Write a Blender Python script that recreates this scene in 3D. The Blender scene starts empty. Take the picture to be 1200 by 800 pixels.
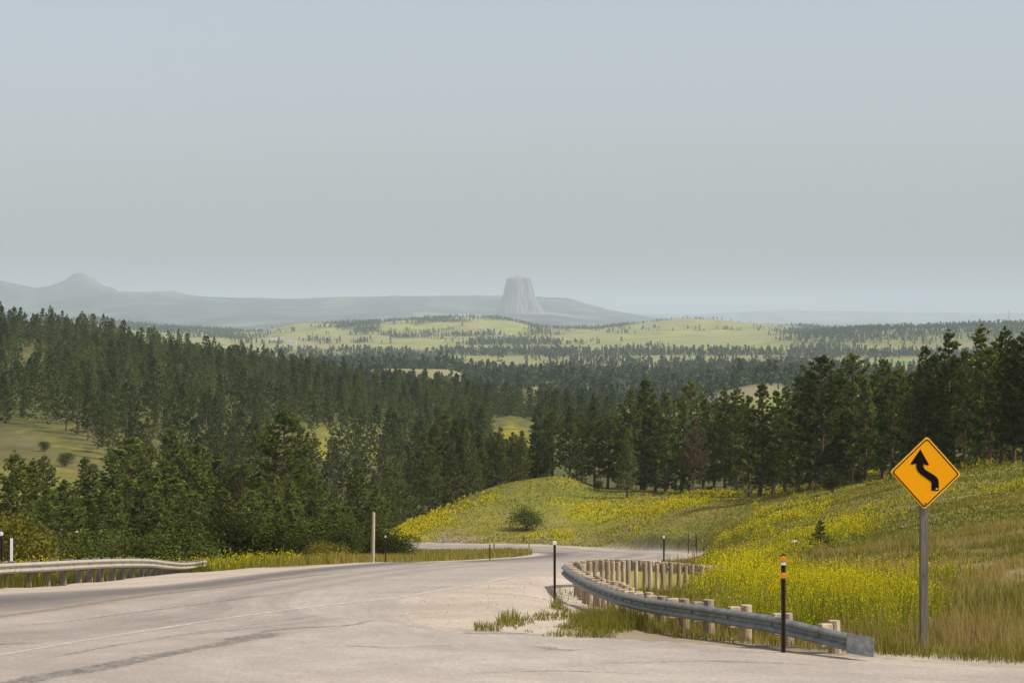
import bpy, math, random
import numpy as np
from mathutils import Vector

# ------------------------------------------------------------------ camera, world, sun, exposure
S = bpy.context.scene
COL = S.collection
F = 3000.0; HU, HV = 600.0, 380.0          # focal length in photo pixels, horizon position
cam_d = bpy.data.cameras.new('camera'); cam = bpy.data.objects.new('camera', cam_d); COL.objects.link(cam)
cam.location = (0, 0, 0); cam.rotation_euler = (math.radians(90), 0, 0)
cam_d.sensor_width = 36; cam_d.lens = 36 * F / 1200; cam_d.shift_y = -20 / 1200
cam_d.clip_start = 0.5; cam_d.clip_end = 200000
S.camera = cam
SUN_EL, SUN_AZ = 49.0, 106.0               # azimuth measured clockwise from the view direction (+Y)
w = bpy.data.worlds.new('World'); S.world = w; w.use_nodes = True
nt = w.node_tree; bg = nt.nodes['Background']; bg.inputs['Strength'].default_value = 0.141
sky = nt.nodes.new('ShaderNodeTexSky'); sky.sky_type = 'NISHITA'; sky.sun_disc = False
sky.sun_elevation = math.radians(SUN_EL); sky.sun_rotation = math.radians(SUN_AZ)
sky.altitude = 1400; sky.air_density = 1.0; sky.dust_density = 7.5; sky.ozone_density = 1.0
hs = nt.nodes.new('ShaderNodeHueSaturation'); hs.inputs['Saturation'].default_value = 0.50   # thin even overcast haze: a paler sky
nt.links.new(sky.outputs['Color'], hs.inputs['Color']); nt.links.new(hs.outputs[0], bg.inputs['Color'])
sd = Vector((math.sin(math.radians(SUN_AZ)) * math.cos(math.radians(SUN_EL)), math.cos(math.radians(SUN_AZ)) * math.cos(math.radians(SUN_EL)), math.sin(math.radians(SUN_EL))))
sl = bpy.data.lights.new('sun', 'SUN'); sl.energy = 4.0; sl.angle = math.radians(0.5); sl.color = (1.0, 0.93, 0.82)
so = bpy.data.objects.new('sun', sl); COL.objects.link(so); so.rotation_euler = sd.to_track_quat('Z', 'Y').to_euler()
S.view_settings.view_transform = 'Standard'; S.view_settings.look = 'None'
S.view_settings.exposure = 0.07; S.view_settings.gamma = 1.0; S.view_settings.use_curve_mapping = False
S.render.engine = 'CYCLES'
S.cycles.use_denoising = True; S.cycles.max_bounces = 5; S.cycles.volume_bounces = 2
S.cycles.diffuse_bounces = 2; S.cycles.transparent_max_bounces = 12
HAZE_DENSITY = 4.5e-5

rng = np.random.default_rng(7)
random.seed(7)

# ------------------------------------------------------------------ mesh helpers
def mk_mesh(name, V, Q=None, T=None, fattr=None, cattr=None, smooth=False, midx=None):
    V = np.asarray(V, np.float32).reshape(-1, 3)
    me = bpy.data.meshes.new(name)
    Q = np.zeros((0, 4), np.int32) if Q is None else np.asarray(Q, np.int32).reshape(-1, 4)
    T = np.zeros((0, 3), np.int32) if T is None else np.asarray(T, np.int32).reshape(-1, 3)
    loops = np.concatenate([Q.ravel(), T.ravel()]).astype(np.int32)
    starts = np.concatenate([np.arange(len(Q)) * 4, len(Q) * 4 + np.arange(len(T)) * 3]).astype(np.int32)
    me.vertices.add(len(V)); me.vertices.foreach_set('co', V.ravel())
    me.loops.add(len(loops)); me.loops.foreach_set('vertex_index', loops)
    me.polygons.add(len(starts)); me.polygons.foreach_set('loop_start', starts)
    me.polygons.foreach_set('use_smooth', np.full(len(starts), smooth, bool))
    if midx is not None: me.polygons.foreach_set('material_index', np.asarray(midx, np.int32))
    me.update(calc_edges=True)
    for k, a in (fattr or {}).items():
        at = me.attributes.new(k, 'FLOAT', 'POINT'); at.data.foreach_set('value', np.asarray(a, np.float32).ravel())
    for k, a in (cattr or {}).items():
        a = np.asarray(a, np.float32).reshape(-1, 3)
        at = me.attributes.new(k, 'FLOAT_COLOR', 'POINT')
        at.data.foreach_set('color', np.concatenate([a, np.ones((len(a), 1), np.float32)], 1).ravel())
    return me

def link(name, me, mats, parent=None, loc=None):
    if not isinstance(mats, (list, tuple)): mats = [mats]
    if len(me.materials) == 0:
        for m in mats: me.materials.append(m)
    o = bpy.data.objects.new(name, me); COL.objects.link(o)
    if parent: o.parent = parent
    if loc is not None: o.location = loc
    return o

def tag(o, label, cat, group=None):
    o['label'] = label; o['category'] = cat
    if group: o['group'] = group
    return o

def thing(name, label, cat, loc=(0, 0, 0), rz=0.0, group=None):
    o = bpy.data.objects.new(name, None); COL.objects.link(o); o.empty_display_size = 0.2
    o.location = loc; o.rotation_euler = (0, 0, rz)
    return tag(o, label, cat, group)

class MB:
    """collects simple solids; build() links them as one mesh"""
    def __init__(s): s.V = []; s.Q = []; s.T = []; s.n = 0
    def add(s, V, Q=(), T=()):
        V = np.asarray(V, float).reshape(-1, 3)
        if len(Q): s.Q.append(np.asarray(Q) + s.n)
        if len(T): s.T.append(np.asarray(T) + s.n)
        s.V.append(V); s.n += len(V)
    def box(s, c, d, rz=0.0, bev=0.0):
        c = np.asarray(c, float); hx, hy, hz = np.asarray(d, float) / 2
        b = min(bev, hx * .9, hy * .9, hz * .9)
        ring = []
        if b > 0: prof = [(-hz, b), (-hz + b, 0), (hz - b, 0), (hz, b)]
        else: prof = [(-hz, 0), (hz, 0)]
        V = []
        for z, i in prof:
            x, y = hx - i, hy - i
            V += [(-x, -y, z), (x, -y, z), (x, y, z), (-x, y, z)]
        V = np.array(V); cs, sn = math.cos(rz), math.sin(rz)
        V = np.stack([V[:, 0] * cs - V[:, 1] * sn, V[:, 0] * sn + V[:, 1] * cs, V[:, 2]], 1) + c
        Q = [(3, 2, 1, 0)]
        for k in range(len(prof) - 1):
            for i in range(4):
                a, bb = k * 4 + i, k * 4 + (i + 1) % 4
                Q.append((a, bb, bb + 4, a + 4))
        e = (len(prof) - 1) * 4; Q.append((e, e + 1, e + 2, e + 3))
        s.add(V, Q)
    def tube(s, P, R, n=8, cap=True):
        P = np.asarray(P, float); R = np.broadcast_to(np.asarray(R, float), (len(P),))
        V = []
        for i in range(len(P)):
            t = P[min(i + 1, len(P) - 1)] - P[max(i - 1, 0)]; t = t / (np.linalg.norm(t) + 1e-9)
            a = np.cross(t, (0, 1, 0) if abs(t[1]) < .9 else (1, 0, 0)); a /= np.linalg.norm(a); b = np.cross(t, a)
            th = np.arange(n) * 2 * math.pi / n
            V.append(P[i] + R[i] * (np.cos(th)[:, None] * a + np.sin(th)[:, None] * b))
        V = np.concatenate(V); Q = []; T = []
        for i in range(len(P) - 1):
            for k in range(n): Q.append((i * n + k, i * n + (k + 1) % n, (i + 1) * n + (k + 1) % n, (i + 1) * n + k))
        if cap:
            V = np.concatenate([V, P[:1], P[-1:]]); c0 = len(P) * n; e = (len(P) - 1) * n
            for k in range(n): T += [(c0, (k + 1) % n, k), (c0 + 1, e + k, e + (k + 1) % n)]
        s.add(V, Q, T)
    def extrude_poly(s, pts, y0, y1):
        """polygon in the local XZ plane, extruded along Y; triangulated as an ear-clip"""
        pts = np.asarray(pts, float); n = len(pts); tris = earclip(pts)
        V = np.concatenate([np.stack([pts[:, 0], np.full(n, y0), pts[:, 1]], 1), np.stack([pts[:, 0], np.full(n, y1), pts[:, 1]], 1)])
        T = [tuple(t) for t in tris] + [(t[2] + n, t[1] + n, t[0] + n) for t in tris]
        Q = [(i, i + n, (i + 1) % n + n, (i + 1) % n) for i in range(n)]
        s.add(V, Q, T)
    def mesh(s, name, smooth=False):
        return mk_mesh(name, np.concatenate(s.V), np.concatenate(s.Q) if s.Q else None, np.concatenate(s.T) if s.T else None, smooth=smooth)
    def build(s, name, m, parent=None, smooth=False, loc=None): return link(name, s.mesh(name, smooth), m, parent, loc)

def earclip(p):
    idx = list(range(len(p))); out = []
    area = sum(p[i][0] * p[(i + 1) % len(p)][1] - p[(i + 1) % len(p)][0] * p[i][1] for i in range(len(p)))
    if area < 0: idx.reverse()
    cr = lambda a, b, c: (b[0] - a[0]) * (c[1] - a[1]) - (b[1] - a[1]) * (c[0] - a[0])
    guard = 0
    while len(idx) > 3 and guard < 5000:
        guard += 1
        for k in range(len(idx)):
            i0, i1, i2 = idx[k - 1], idx[k], idx[(k + 1) % len(idx)]
            if cr(p[i0], p[i1], p[i2]) <= 1e-12: continue
            if any(cr(p[i0], p[i1], p[j]) >= 0 and cr(p[i1], p[i2], p[j]) >= 0 and cr(p[i2], p[i0], p[j]) >= 0 for j in idx if j not in (i0, i1, i2)): continue
            out.append((i0, i1, i2)); idx.pop(k); break
        else: break
    if len(idx) == 3: out.append(tuple(idx))
    return out

# ------------------------------------------------------------------ numpy noise and interpolation
def _h(ix, iy, seed):
    a = (ix.astype(np.int64) * 374761393 + iy.astype(np.int64) * 668265263 + seed * 144269504) & 0xffffffff
    a = ((a ^ (a >> 13)) * 1274126177) & 0xffffffff
    return ((a ^ (a >> 16)) & 0xffff) / 65535.0
def vnoise(x, y, seed=0):
    ix = np.floor(x); iy = np.floor(y); fx = x - ix; fy = y - iy
    fx = fx * fx * (3 - 2 * fx); fy = fy * fy * (3 - 2 * fy)
    a = _h(ix, iy, seed); b = _h(ix + 1, iy, seed); c = _h(ix, iy + 1, seed); d = _h(ix + 1, iy + 1, seed)
    return (a * (1 - fx) + b * fx) * (1 - fy) + (c * (1 - fx) + d * fx) * fy
def fbm(x, y, seed=0, o=4):
    t = 0; amp = .5; n = 0
    for i in range(o):
        t = t + amp * vnoise(x * 2 ** i + 17.3 * i, y * 2 ** i - 9.1 * i, seed + i); n += amp; amp *= .5
    return t / n
def sst(a, b, x):
    t = np.clip((x - a) / (b - a), 0, 1); return t * t * (3 - 2 * t)
def pchip(x, y, xi):
    x = np.asarray(x, float); y = np.asarray(y, float); h = np.diff(x); sh = (slice(None),) + (None,) * (y.ndim - 1)
    d = np.diff(y, axis=0) / h[sh]
    m = np.zeros_like(y); m[0] = d[0]; m[-1] = d[-1]
    p = d[:-1] * d[1:]; m[1:-1] = np.where(p > 0, 2 * p / (d[:-1] + d[1:] + np.where(p > 0, 0, 1)), 0)
    i = np.clip(np.searchsorted(x, xi) - 1, 0, len(x) - 2)
    t = ((xi - x[i]) / h[i])[sh]; hh = h[i][sh]
    return (2*t**3 - 3*t**2 + 1) * y[i] + (t**3 - 2*t**2 + t) * hh * m[i] + (-2*t**3 + 3*t**2) * y[i + 1] + (t**3 - t**2) * hh * m[i + 1]

# ------------------------------------------------------------------ terrain: rings of measured ground levels
U0 = [-600, 0, 100, 200, 300, 400, 465, 500, 560, 600, 660, 700, 800, 900, 1000, 1100, 1200, 1800]
def R(*v): return list(zip(U0, v))
RINGS = {
 39: [(-600, 762), (1200, 762), (1800, 752)],
 46: [(-600, 729), (600, 729), (700, 731), (800, 737), (1200, 736), (1800, 720)],
 54: [(-600, 699), (600, 699), (640, 705), (660, 712), (800, 722), (1000, 722), (1100, 718), (1200, 715), (1800, 680)],
 64: [(-600, 690), (0, 690), (120, 686), (620, 685), (660, 697), (700, 702), (800, 710), (900, 712), (1000, 708), (1100, 702), (1200, 696), (1800, 645)],
 80: R(705, 686, 682, 674, 669, 669, 669, 669, 669, 669, 674, 684, 693, 694, 688, 678, 667, 600),
 102: R(712, 690, 684, 676, 664, 662, 662, 662, 662, 662, 662, 664, 672, 677, 670, 657, 643, 560),
 120: R(714, 690, 684, 676, 665, 660, 660, 660, 660, 660, 660, 660, 664, 664, 654, 640, 625, 540),
 150: R(710, 685, 682, 677, 669, 660, 658, 658, 658, 658, 658, 658, 657, 648, 634, 614, 597, 500),
 200: R(700, 672, 672, 668, 664, 660, 656, 654, 653, 653, 653, 653, 654, 626, 609, 586, 570, 470),
 250: R(680, 650, 655, 655, 655, 654, 652, 650, 649, 649, 649, 649, 648, 606, 583, 558, 546, 450),
 300: R(650, 630, 636, 640, 645, 649, 647, 646, 646, 646, 646, 646, 626, 590, 568, 550, 538, 440),
 320: R(645, 622, 630, 634, 642, 646, 643, 642, 641, 641, 641, 641, 606, 586, 565, 548, 535, 437),
 340: R(640, 615, 624, 628, 636, 644, 635, 633, 630, 628, 626, 623, 593, 584, 562, 546, 533, 435),
 380: R(630, 600, 606, 612, 628, 640, 623, 607, 592, 588, 585, 587, 581, 581, 558, 543, 529, 430),
 420: R(620, 588, 596, 602, 618, 634, 628, 608, 577, 566, 557, 573, 578, 577, 555, 540, 525, 425),
 500: R(600, 562, 572, 580, 600, 620, 625, 620, 604, 590, 575, 572, 568, 562, 547, 532, 519, 420),
 600: R(560, 538, 548, 560, 580, 596, 600, 598, 590, 575, 564, 560, 555, 549, 537, 524, 510, 420),
 700: R(530, 506, 511, 524, 546, 562, 570, 570, 560, 550, 543, 540, 535, 530, 520, 510, 498, 430),
 900: R(475, 458, 464, 478, 494, 508, 522, 526, 522, 515, 517, 520, 515, 510, 500, 490, 480, 440),
 1100: R(435, 420, 430, 448, 462, 478, 488, 492, 495, 494, 500, 505, 500, 496, 488, 480, 472, 440),
 1300: R(415, 396, 404, 425, 442, 460, 467, 471, 478, 489, 493, 493, 490, 486, 480, 473, 466, 440),
 1500: R(430, 404, 412, 432, 452, 468, 475, 480, 484, 487, 486, 486, 484, 480, 475, 470, 465, 440),
 1800: [(-600, 440), (0, 430), (200, 446), (400, 464), (500, 469), (600, 470), (608, 468), (625, 454), (645, 466), (780, 474), (820, 475), (840, 465), (865, 457), (890, 452), (915, 452), (960, 462), (1200, 462), (1800, 450)],
 2300: [(-600, 446), (0, 440), (300, 448), (400, 440), (430, 433), (530, 434), (560, 448), (700, 455), (1200, 455), (1800, 445)],
 3000: [(-600, 440), (1800, 440)],
 3600: [(-600, 430), (1800, 430)],
 4400: [(-600, 420), (1800, 420)],
 5000: [(-600, 408), (0, 408), (300, 412), (1800, 411)],
 5600: [(-600, 400), (0, 400), (300, 405), (880, 405), (930, 401), (1000, 396), (1100, 394), (1200, 391), (1800, 388)],
 6300: [(-600, 396), (0, 394), (300, 399), (880, 398), (930, 393), (1000, 386), (1100, 384), (1140, 381), (1200, 381), (1800, 378)],
 7200: [(-600, 390), (0, 388), (100, 383), (200, 388), (300, 394), (340, 388), (400, 389), (500, 388), (800, 389), (900, 391), (1000, 389), (1200, 388), (1800, 386)],
 8200: [(-600, 384), (0, 382), (60, 378), (100, 373), (150, 380), (200, 384), (300, 389), (350, 378), (400, 379), (440, 377), (500, 375), (560, 374), (600, 378), (640, 384), (700, 386), (760, 382), (800, 377), (850, 379), (900, 384), (1000, 390), (1800, 390)],
 8800: [(-600, 386), (0, 384), (80, 377), (100, 370), (115, 373), (200, 387), (300, 388), (400, 380), (465, 376), (500, 372.5), (545, 371.5), (580, 372), (600, 376), (640, 385), (700, 385), (760, 378), (800, 373.5), (840, 375), (900, 381), (960, 384), (1000, 390), (1800, 391)],
 10000: [(-600, 393), (1800, 393)],
 15000: [(-600, 386), (1800, 388)],
 20000: [(-600, 368), (500, 369), (575, 370), (645, 370.5), (700, 377), (800, 382), (1000, 386), (1800, 386)],
 22500: [(-600, 358), (0, 356), (60, 350), (100, 344), (130, 352), (300, 360), (640, 361), (700, 368), (760, 375), (800, 381), (1800, 386)],
 25000: [(-600, 340), (-20, 322), (0, 329), (15, 332), (40, 337), (55, 336), (70, 331), (80, 326), (85, 322), (90, 320), (97, 320.5), (103, 323), (110, 325), (115, 330), (121, 335), (133, 337.5), (140, 342), (165, 342), (185, 341.5), (205, 341), (217, 345), (240, 347.5), (300, 349.5), (340, 349.5), (400, 348), (480, 347), (560, 346), (610, 346.5), (650, 348), (668, 349.5), (685, 355), (705, 360), (730, 366), (755, 370.5), (790, 375), (820, 380), (900, 384), (1800, 386)],
 29000: [(-600, 352), (0, 345), (100, 340), (150, 352), (640, 358), (800, 380), (1800, 384)],
 36000: [(-600, 376), (1800, 376)],
 42000: [(-600, 367), (820, 368), (850, 366), (930, 363), (960, 365), (1100, 366), (1200, 367), (1800, 362)],
 60000: [(-600, 372), (1800, 372)],
}
UG = np.arange(-1000, 2201, 5.0)
rY = sorted(RINGS); tab = []
for y in rY:
    a = RINGS[y]; v = np.interp(UG, [p[0] for p in a], [p[1] for p in a])
    if y < 12000:
        k = np.exp(-np.linspace(-2, 2, 13) ** 2) if y < 1700 else np.exp(-np.linspace(-2, 2, 7) ** 2)
        v = np.convolve(np.pad(v, len(k) // 2, mode='edge'), k / k.sum(), mode='valid')
    tab.append(-(v - HV) * y / F)
tab = [np.full(len(UG), -2.6), np.full(len(UG), -3.4), np.full(len(UG), -4.58)] + tab; rYs = [-40, 0, 30] + rY
LY = np.concatenate([np.arange(-40, 30, 2), np.arange(30, 130, .5), np.arange(130, 430, 1.5), np.geomspace(430, 60000, 440)])
ZT = pchip(rYs, np.array(tab), LY)          # (len(LY), len(UG))
ZR = ([-60, -40, 0, 30, 39, 46, 54, 64, 80, 102, 120, 150, 200, 250, 300, 316, 325, 340, 400], [-2.2, -2.6, -3.4, -4.58, -4.97, -5.35, -5.75, -6.5, -7.75, -9.6, -11.15, -13.9, -18.2, -22.4, -26.6, -27.75, -27.95, -28.1, -28.4])
def zr(Y): return pchip(ZR[0], ZR[1], np.asarray(Y, float))

PAIRS = np.array([
 (-90, -30, 90, -30), (-75, 5, 75, 5), (-50, 25, 45, 22), (-30, 38, 13, 32.5), (-20.5, 45, 7.2, 36), (-15, 50.5, 4.6, 38.4), (-11.6, 55.5, 2.2, 41), (-9.6, 60.5, -.8, 43),
 (-8.6, 66, -1.9, 47.5), (-8.0, 75, -1.8, 54), (-7.6, 85, -.8, 63), (-7.2, 97, .3, 72), (-6.6, 112, 2.0, 86), (-5.2, 140, 5.5, 115),
 (-3, 168, 9.5, 155), (-.4, 192, 13.5, 195), (1.5, 215, 17, 235), (2.5, 240, 18.6, 265), (2.6, 262, 18.2, 290), (2.2, 283, 15, 308),
 (0, 300, 9, 320), (-5, 309, 2, 325), (-12, 315, -9, 328), (-25, 323, -24, 335), (-50, 333, -50, 345), (-80, 343, -80, 355)], float)
_k = np.arange(len(PAIRS)); _f = np.linspace(0, len(PAIRS) - 1, 620)
def crm(P, f):
    i = np.clip(f.astype(int), 0, len(P) - 2); t = (f - i)[:, None]
    p0 = P[np.maximum(i - 1, 0)]; p1 = P[i]; p2 = P[i + 1]; p3 = P[np.minimum(i + 2, len(P) - 1)]
    return .5 * ((2 * p1) + (-p0 + p2) * t + (2 * p0 - 5 * p1 + 4 * p2 - p3) * t ** 2 + (-p0 + 3 * p1 - 3 * p2 + p3) * t ** 3)
PP = crm(PAIRS, _f); LE, RE = PP[:, :2], PP[:, 2:]
ROADPOLY = np.concatenate([LE[::3], RE[::3][::-1]])
def road_dist(X, Y):
    """signed distance to the pavement outline, negative inside"""
    X = np.asarray(X, float).ravel(); Y = np.asarray(Y, float).ravel()
    out = np.full(len(X), 60.0); sel = np.where((Y < 420) & (np.abs(X) < 140))[0]
    A = ROADPOLY; B = np.roll(A, -1, 0)
    for c in range(0, len(sel), 20000):
        ii = sel[c:c + 20000]; px = X[ii][:, None]; py = Y[ii][:, None]
        dx, dy = B[:, 0] - A[:, 0], B[:, 1] - A[:, 1]
        t = np.clip(((px - A[:, 0]) * dx + (py - A[:, 1]) * dy) / (dx * dx + dy * dy + 1e-9), 0, 1)
        d = np.sqrt(((px - A[:, 0] - t * dx) ** 2 + (py - A[:, 1] - t * dy) ** 2).min(1))
        cr = ((A[:, 1] > py) != (B[:, 1] > py)) & (px < A[:, 0] + (py - A[:, 1]) * dx / np.where(dy == 0, 1e-9, dy))
        out[ii] = np.where(cr.sum(1) % 2 == 1, -d, d)
    return out
def zbase(X, Y):
    X = np.asarray(X, float); Y = np.asarray(Y, float)
    u = np.clip(HU + F * X / np.maximum(Y, 25), UG[0], UG[-1] - 1); iu = (u - UG[0]) / 5; i = iu.astype(int); fu = iu - i
    Yc = np.clip(Y, LY[0], LY[-1] - 1); j = np.clip(np.searchsorted(LY, Yc) - 1, 0, len(LY) - 2); fy = (Yc - LY[j]) / (LY[j + 1] - LY[j])
    z = (ZT[j, i] * (1 - fu) + ZT[j, i + 1] * fu) * (1 - fy) + (ZT[j + 1, i] * (1 - fu) + ZT[j + 1, i + 1] * fu) * fy
    a = np.interp(Y, [0, 60, 150, 400, 1200, 3000, 8000, 12000, 25000, 50000], [.05, .10, .25, .6, 2.5, 3, 6, 8, 14, 20])
    s = np.interp(Y, [0, 60, 150, 400, 1200, 3000, 8000, 12000, 25000, 50000], [1.5, 2.5, 7, 18, 60, 130, 260, 300, 340, 700])
    n = np.zeros(X.shape)
    for sc in (2.0, 12.0, 60.0, 300.0, 900.0):         # blend fixed-scale noises so the field stays continuous
        wgt = np.exp(-(np.log(s / sc)) ** 2 / .9)
        n = n + wgt * (fbm(X / sc + 3.1, Y / sc * .7 + sc, int(sc), 4) - .5)
    return z + n * a * 1.6
def ground(X, Y, d=None):
    X = np.asarray(X, float); Y = np.asarray(Y, float); sh = X.shape
    if d is None: d = road_dist(X, Y).reshape(sh)
    wgt = sst(2.2, .25, d)
    return zbase(X, Y) * (1 - wgt) + zr(np.clip(Y, -60, 400)) * wgt - .14 * sst(-.05, -.5, d)
def gz(x, y): return float(ground(np.array([x]), np.array([y]))[0])
def at(u, Y): return ((u - HU) * Y / F, Y)
def zat(v, Y): return -(v - HV) * Y / F

# ------------------------------------------------------------------ land cover
GRN = np.array((.172, .172, .024)); OLV = np.array((.215, .185, .030)); TAN = np.array((.235, .185, .075)); YEL = np.array((.45, .38, .015))
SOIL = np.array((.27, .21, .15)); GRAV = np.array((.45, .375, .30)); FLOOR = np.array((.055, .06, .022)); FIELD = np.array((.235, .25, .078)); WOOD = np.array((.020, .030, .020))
def blob(u, Y, lst):
    m = np.zeros(u.shape); ly = np.log(np.maximum(Y, 1))
    for (cu, cy, su, sy, a) in lst: m = m + a * np.exp(-((u - cu) / su) ** 2 - ((ly - math.log(cy)) / sy) ** 2)
    return m
FLW = [(930, 56, 90, .30, .8), (1030, 50, 75, .24, .75), (860, 85, 50, .22, .5), (890, 125, 60, .16, .45), (960, 175, 80, .09, .42), (1190, 195, 50, .06, .3), (1060, 215, 50, .04, .25), (1150, 120, 80, .35, -.3),
       (790, 350, 60, .05, .75), (700, 365, 45, .04, .6), (500, 372, 45, .06, .85), (470, 350, 30, .06, .6), (860, 270, 60, .08, .4), (640, 338, 60, .02, .55), (930, 240, 60, .08, .4), (840, 395, 30, .05, .6),
       (602, 960, 36, .22, .55), (430, 880, 30, .10, .6), (375, 800, 25, .10, .6), (330, 760, 20, .07, .5), (270, 930, 18, .07, .4), (520, 960, 14, .08, .5), (110, 880, 14, .05, .4), (90, 640, 60, .12, .2)]
def flower_mask(X, Y):
    X = np.asarray(X, float); Y = np.asarray(Y, float); u = HU + F * X / np.maximum(Y, 25)
    n = fbm(X / 3.2, Y / 7.5, 11, 4) * .6 + fbm(X / 11, Y / 26, 12, 3) * .4
    return np.clip(blob(u, Y, FLW) + (n - .5) * 1.7 - .09, 0, 1)
def apron(X, Y):
    """pale gravel round the nose of the guard rail and along the pavement edge"""
    e = np.interp(Y, [42, 43.5, 46, 50, 56, 62, 68, 76, 90], [-.5, .6, 1.3, 1.3, 1.6, 2.2, 2.4, 2.2, 3.2])
    return sst(.35, -.25, X - e) * sst(41.5, 42.5, Y) * sst(100, 85, Y)
def cover(X, Y, d):
    u = HU + F * X / np.maximum(Y, 25)
    n1 = fbm(X / 2.2, Y / 4, 21, 4); n2 = fbm(X / 14, Y / 30, 22, 4); n3 = fbm(X / 45, Y / 90, 23, 4)
    c = OLV[None] * (1 - sst(.4, .62, n2))[:, None] + GRN[None] * sst(.4, .62, n2)[:, None]
    t = sst(.5, .68, n1) * .7; c = c * (1 - t)[:, None] + TAN * t[:, None]
    # vivid green on the far knoll, browner grass on the near bank
    g = np.clip(blob(u, Y, [(640, 385, 90, .07, 1.0), (1180, 240, 80, .12, .6), (720, 380, 60, .06, .6)]), 0, 1); c = c * (1 - g)[:, None] + GRN * g[:, None]
    g = np.clip(blob(u, Y, [(1120, 100, 120, .35, .6), (1060, 130, 60, .2, .4), (840, 105, 60, .15, .6), (740, 330, 200, .015, .6)]), 0, .8) * (.4 + n1); c = c * (1 - g)[:, None] + TAN * .8 * g[:, None]
    fm = flower_mask(X, Y) * .9; fm = fm * (Y < 1250); c = c * (1 - fm)[:, None] + YEL * fm[:, None]
    so = np.clip(blob(u, Y, [(1148, 88, 26, .05, 1.4), (1190, 78, 25, .05, 1.0), (545, 338, 20, .012, 1.6), (520, 342, 18, .012, .8), (20, 660, 30, .04, .8), (120, 690, 25, .03, .8), (40, 1060, 20, .06, 1.0)]) * (.3 + 1.3 * n1), 0, 1)
    c = c * (1 - so)[:, None] + SOIL * so[:, None]
    # dry grass left of the road, in the wedge
    wd = sst(-4, -6, X - np.interp(Y, [30, 100, 200, 300], [-4, -2, 4, 8])) * sst(330, 300, Y); c = c * (1 - .75 * wd)[:, None] + (TAN * 1.1) * (.75 * wd)[:, None]
    # gravel shoulders
    gr = np.maximum(sst(1.6, .5, d + (n1 - .5) * 1.2), apron(X, Y + (n1 - .5) * 2))
    gr = np.maximum(gr, sst(2.6, 1.6, d + (n1 - .5)) * sst(105, 85, Y) * (X < -6))
    gr = gr * (Y < 400); c = c * (1 - gr)[:, None] + (GRAV * (.85 + .3 * n1)[:, None]) * gr[:, None]
    vg = sst(.75, .2, X - np.interp(Y, [36, 38, 40, 42.7, 45.6, 50.2, 54.8, 59.4, 63, 66], [6, 4.87, 4.0, 3.0, 2.43, 2.04, 1.72, 1.46, 1.33, 1.6])) * sst(36, 37.5, Y) * sst(68, 63, Y) * sst(0, .1, d) * .8 * (X > np.interp(Y, [36, 42, 44, 50, 56, 62, 66], [1.6, 1.0, .9, 1.1, 1.2, 1.2, 1.3])) * (1 - apron(X, Y)); c = c * (1 - vg)[:, None] + (SOIL * (.8 + .4 * n1)[:, None]) * vg[:, None]
    # hills and valley
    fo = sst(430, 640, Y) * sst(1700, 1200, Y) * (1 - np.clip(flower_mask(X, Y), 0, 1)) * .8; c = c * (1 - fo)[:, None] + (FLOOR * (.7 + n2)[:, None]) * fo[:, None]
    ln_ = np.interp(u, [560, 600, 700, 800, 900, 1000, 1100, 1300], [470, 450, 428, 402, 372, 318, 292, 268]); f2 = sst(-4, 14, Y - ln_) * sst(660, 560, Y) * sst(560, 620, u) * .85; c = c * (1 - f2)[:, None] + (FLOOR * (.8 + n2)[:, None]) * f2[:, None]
    cl = sst(190, 120, u) * sst(520, 560, Y) * sst(760, 700, Y) * sst(.35, .6, fbm(X / 12, Y / 9, 27, 4)) * .4; c = c * (1 - cl)[:, None] + (TAN * .75) * cl[:, None]
    va = sst(1350, 1700, Y); fl = FIELD * (.45 + 1.1 * n3)[:, None]
    nf = fbm(X / 140, Y / 260, 25, 5); fl = fl * (1 - .75 * sst(.42, .6, nf))[:, None] + np.array((.27, .23, .11)) * (.75 * sst(.42, .6, nf))[:, None]
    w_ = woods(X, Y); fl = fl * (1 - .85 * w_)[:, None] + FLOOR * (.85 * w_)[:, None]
    gf = np.clip(blob(u, Y, [(1065, 4050, 40, .03, 1.2)]), 0, 1); fl = fl * (1 - gf)[:, None] + np.array((.10, .22, .05)) * gf[:, None]
    rk = np.clip(blob(u, Y, [(625, 1740, 13, .05, 1.2), (870, 1720, 35, .04, .8), (480, 2250, 60, .04, .5), (1028, 5950, 14, .03, 1.2), (1045, 6100, 12, .03, .8)]), 0, 1); fl = fl * (1 - rk)[:, None] + np.array((.25, .195, .11)) * rk[:, None]
    c = c * (1 - va)[:, None] + fl * va[:, None]
    mt = sst(11000, 14000, Y); nm = fbm(X / 230, Y / 700, 31, 5); nmm = fbm(X / 1500, Y / 4000, 33, 4)
    mc = WOOD * (.6 + 2.4 * sst(.46, .66, nm))[:, None] + np.array((.30, .25, .19)) * (sst(.5, .66, nmm) * sst(.42, .62, nm) * .35 + .9 * np.clip(blob(u, Y, [(108, 24600, 12, .02, .6), (205, 24200, 18, .04, .4), (400, 23700, 22, .04, .35), (700, 23900, 35, .04, .25)]), 0, 1))[:, None]
    c = c * (1 - mt)[:, None] + mc * mt[:, None]
    return np.clip(c, 0.004, .9)
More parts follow.
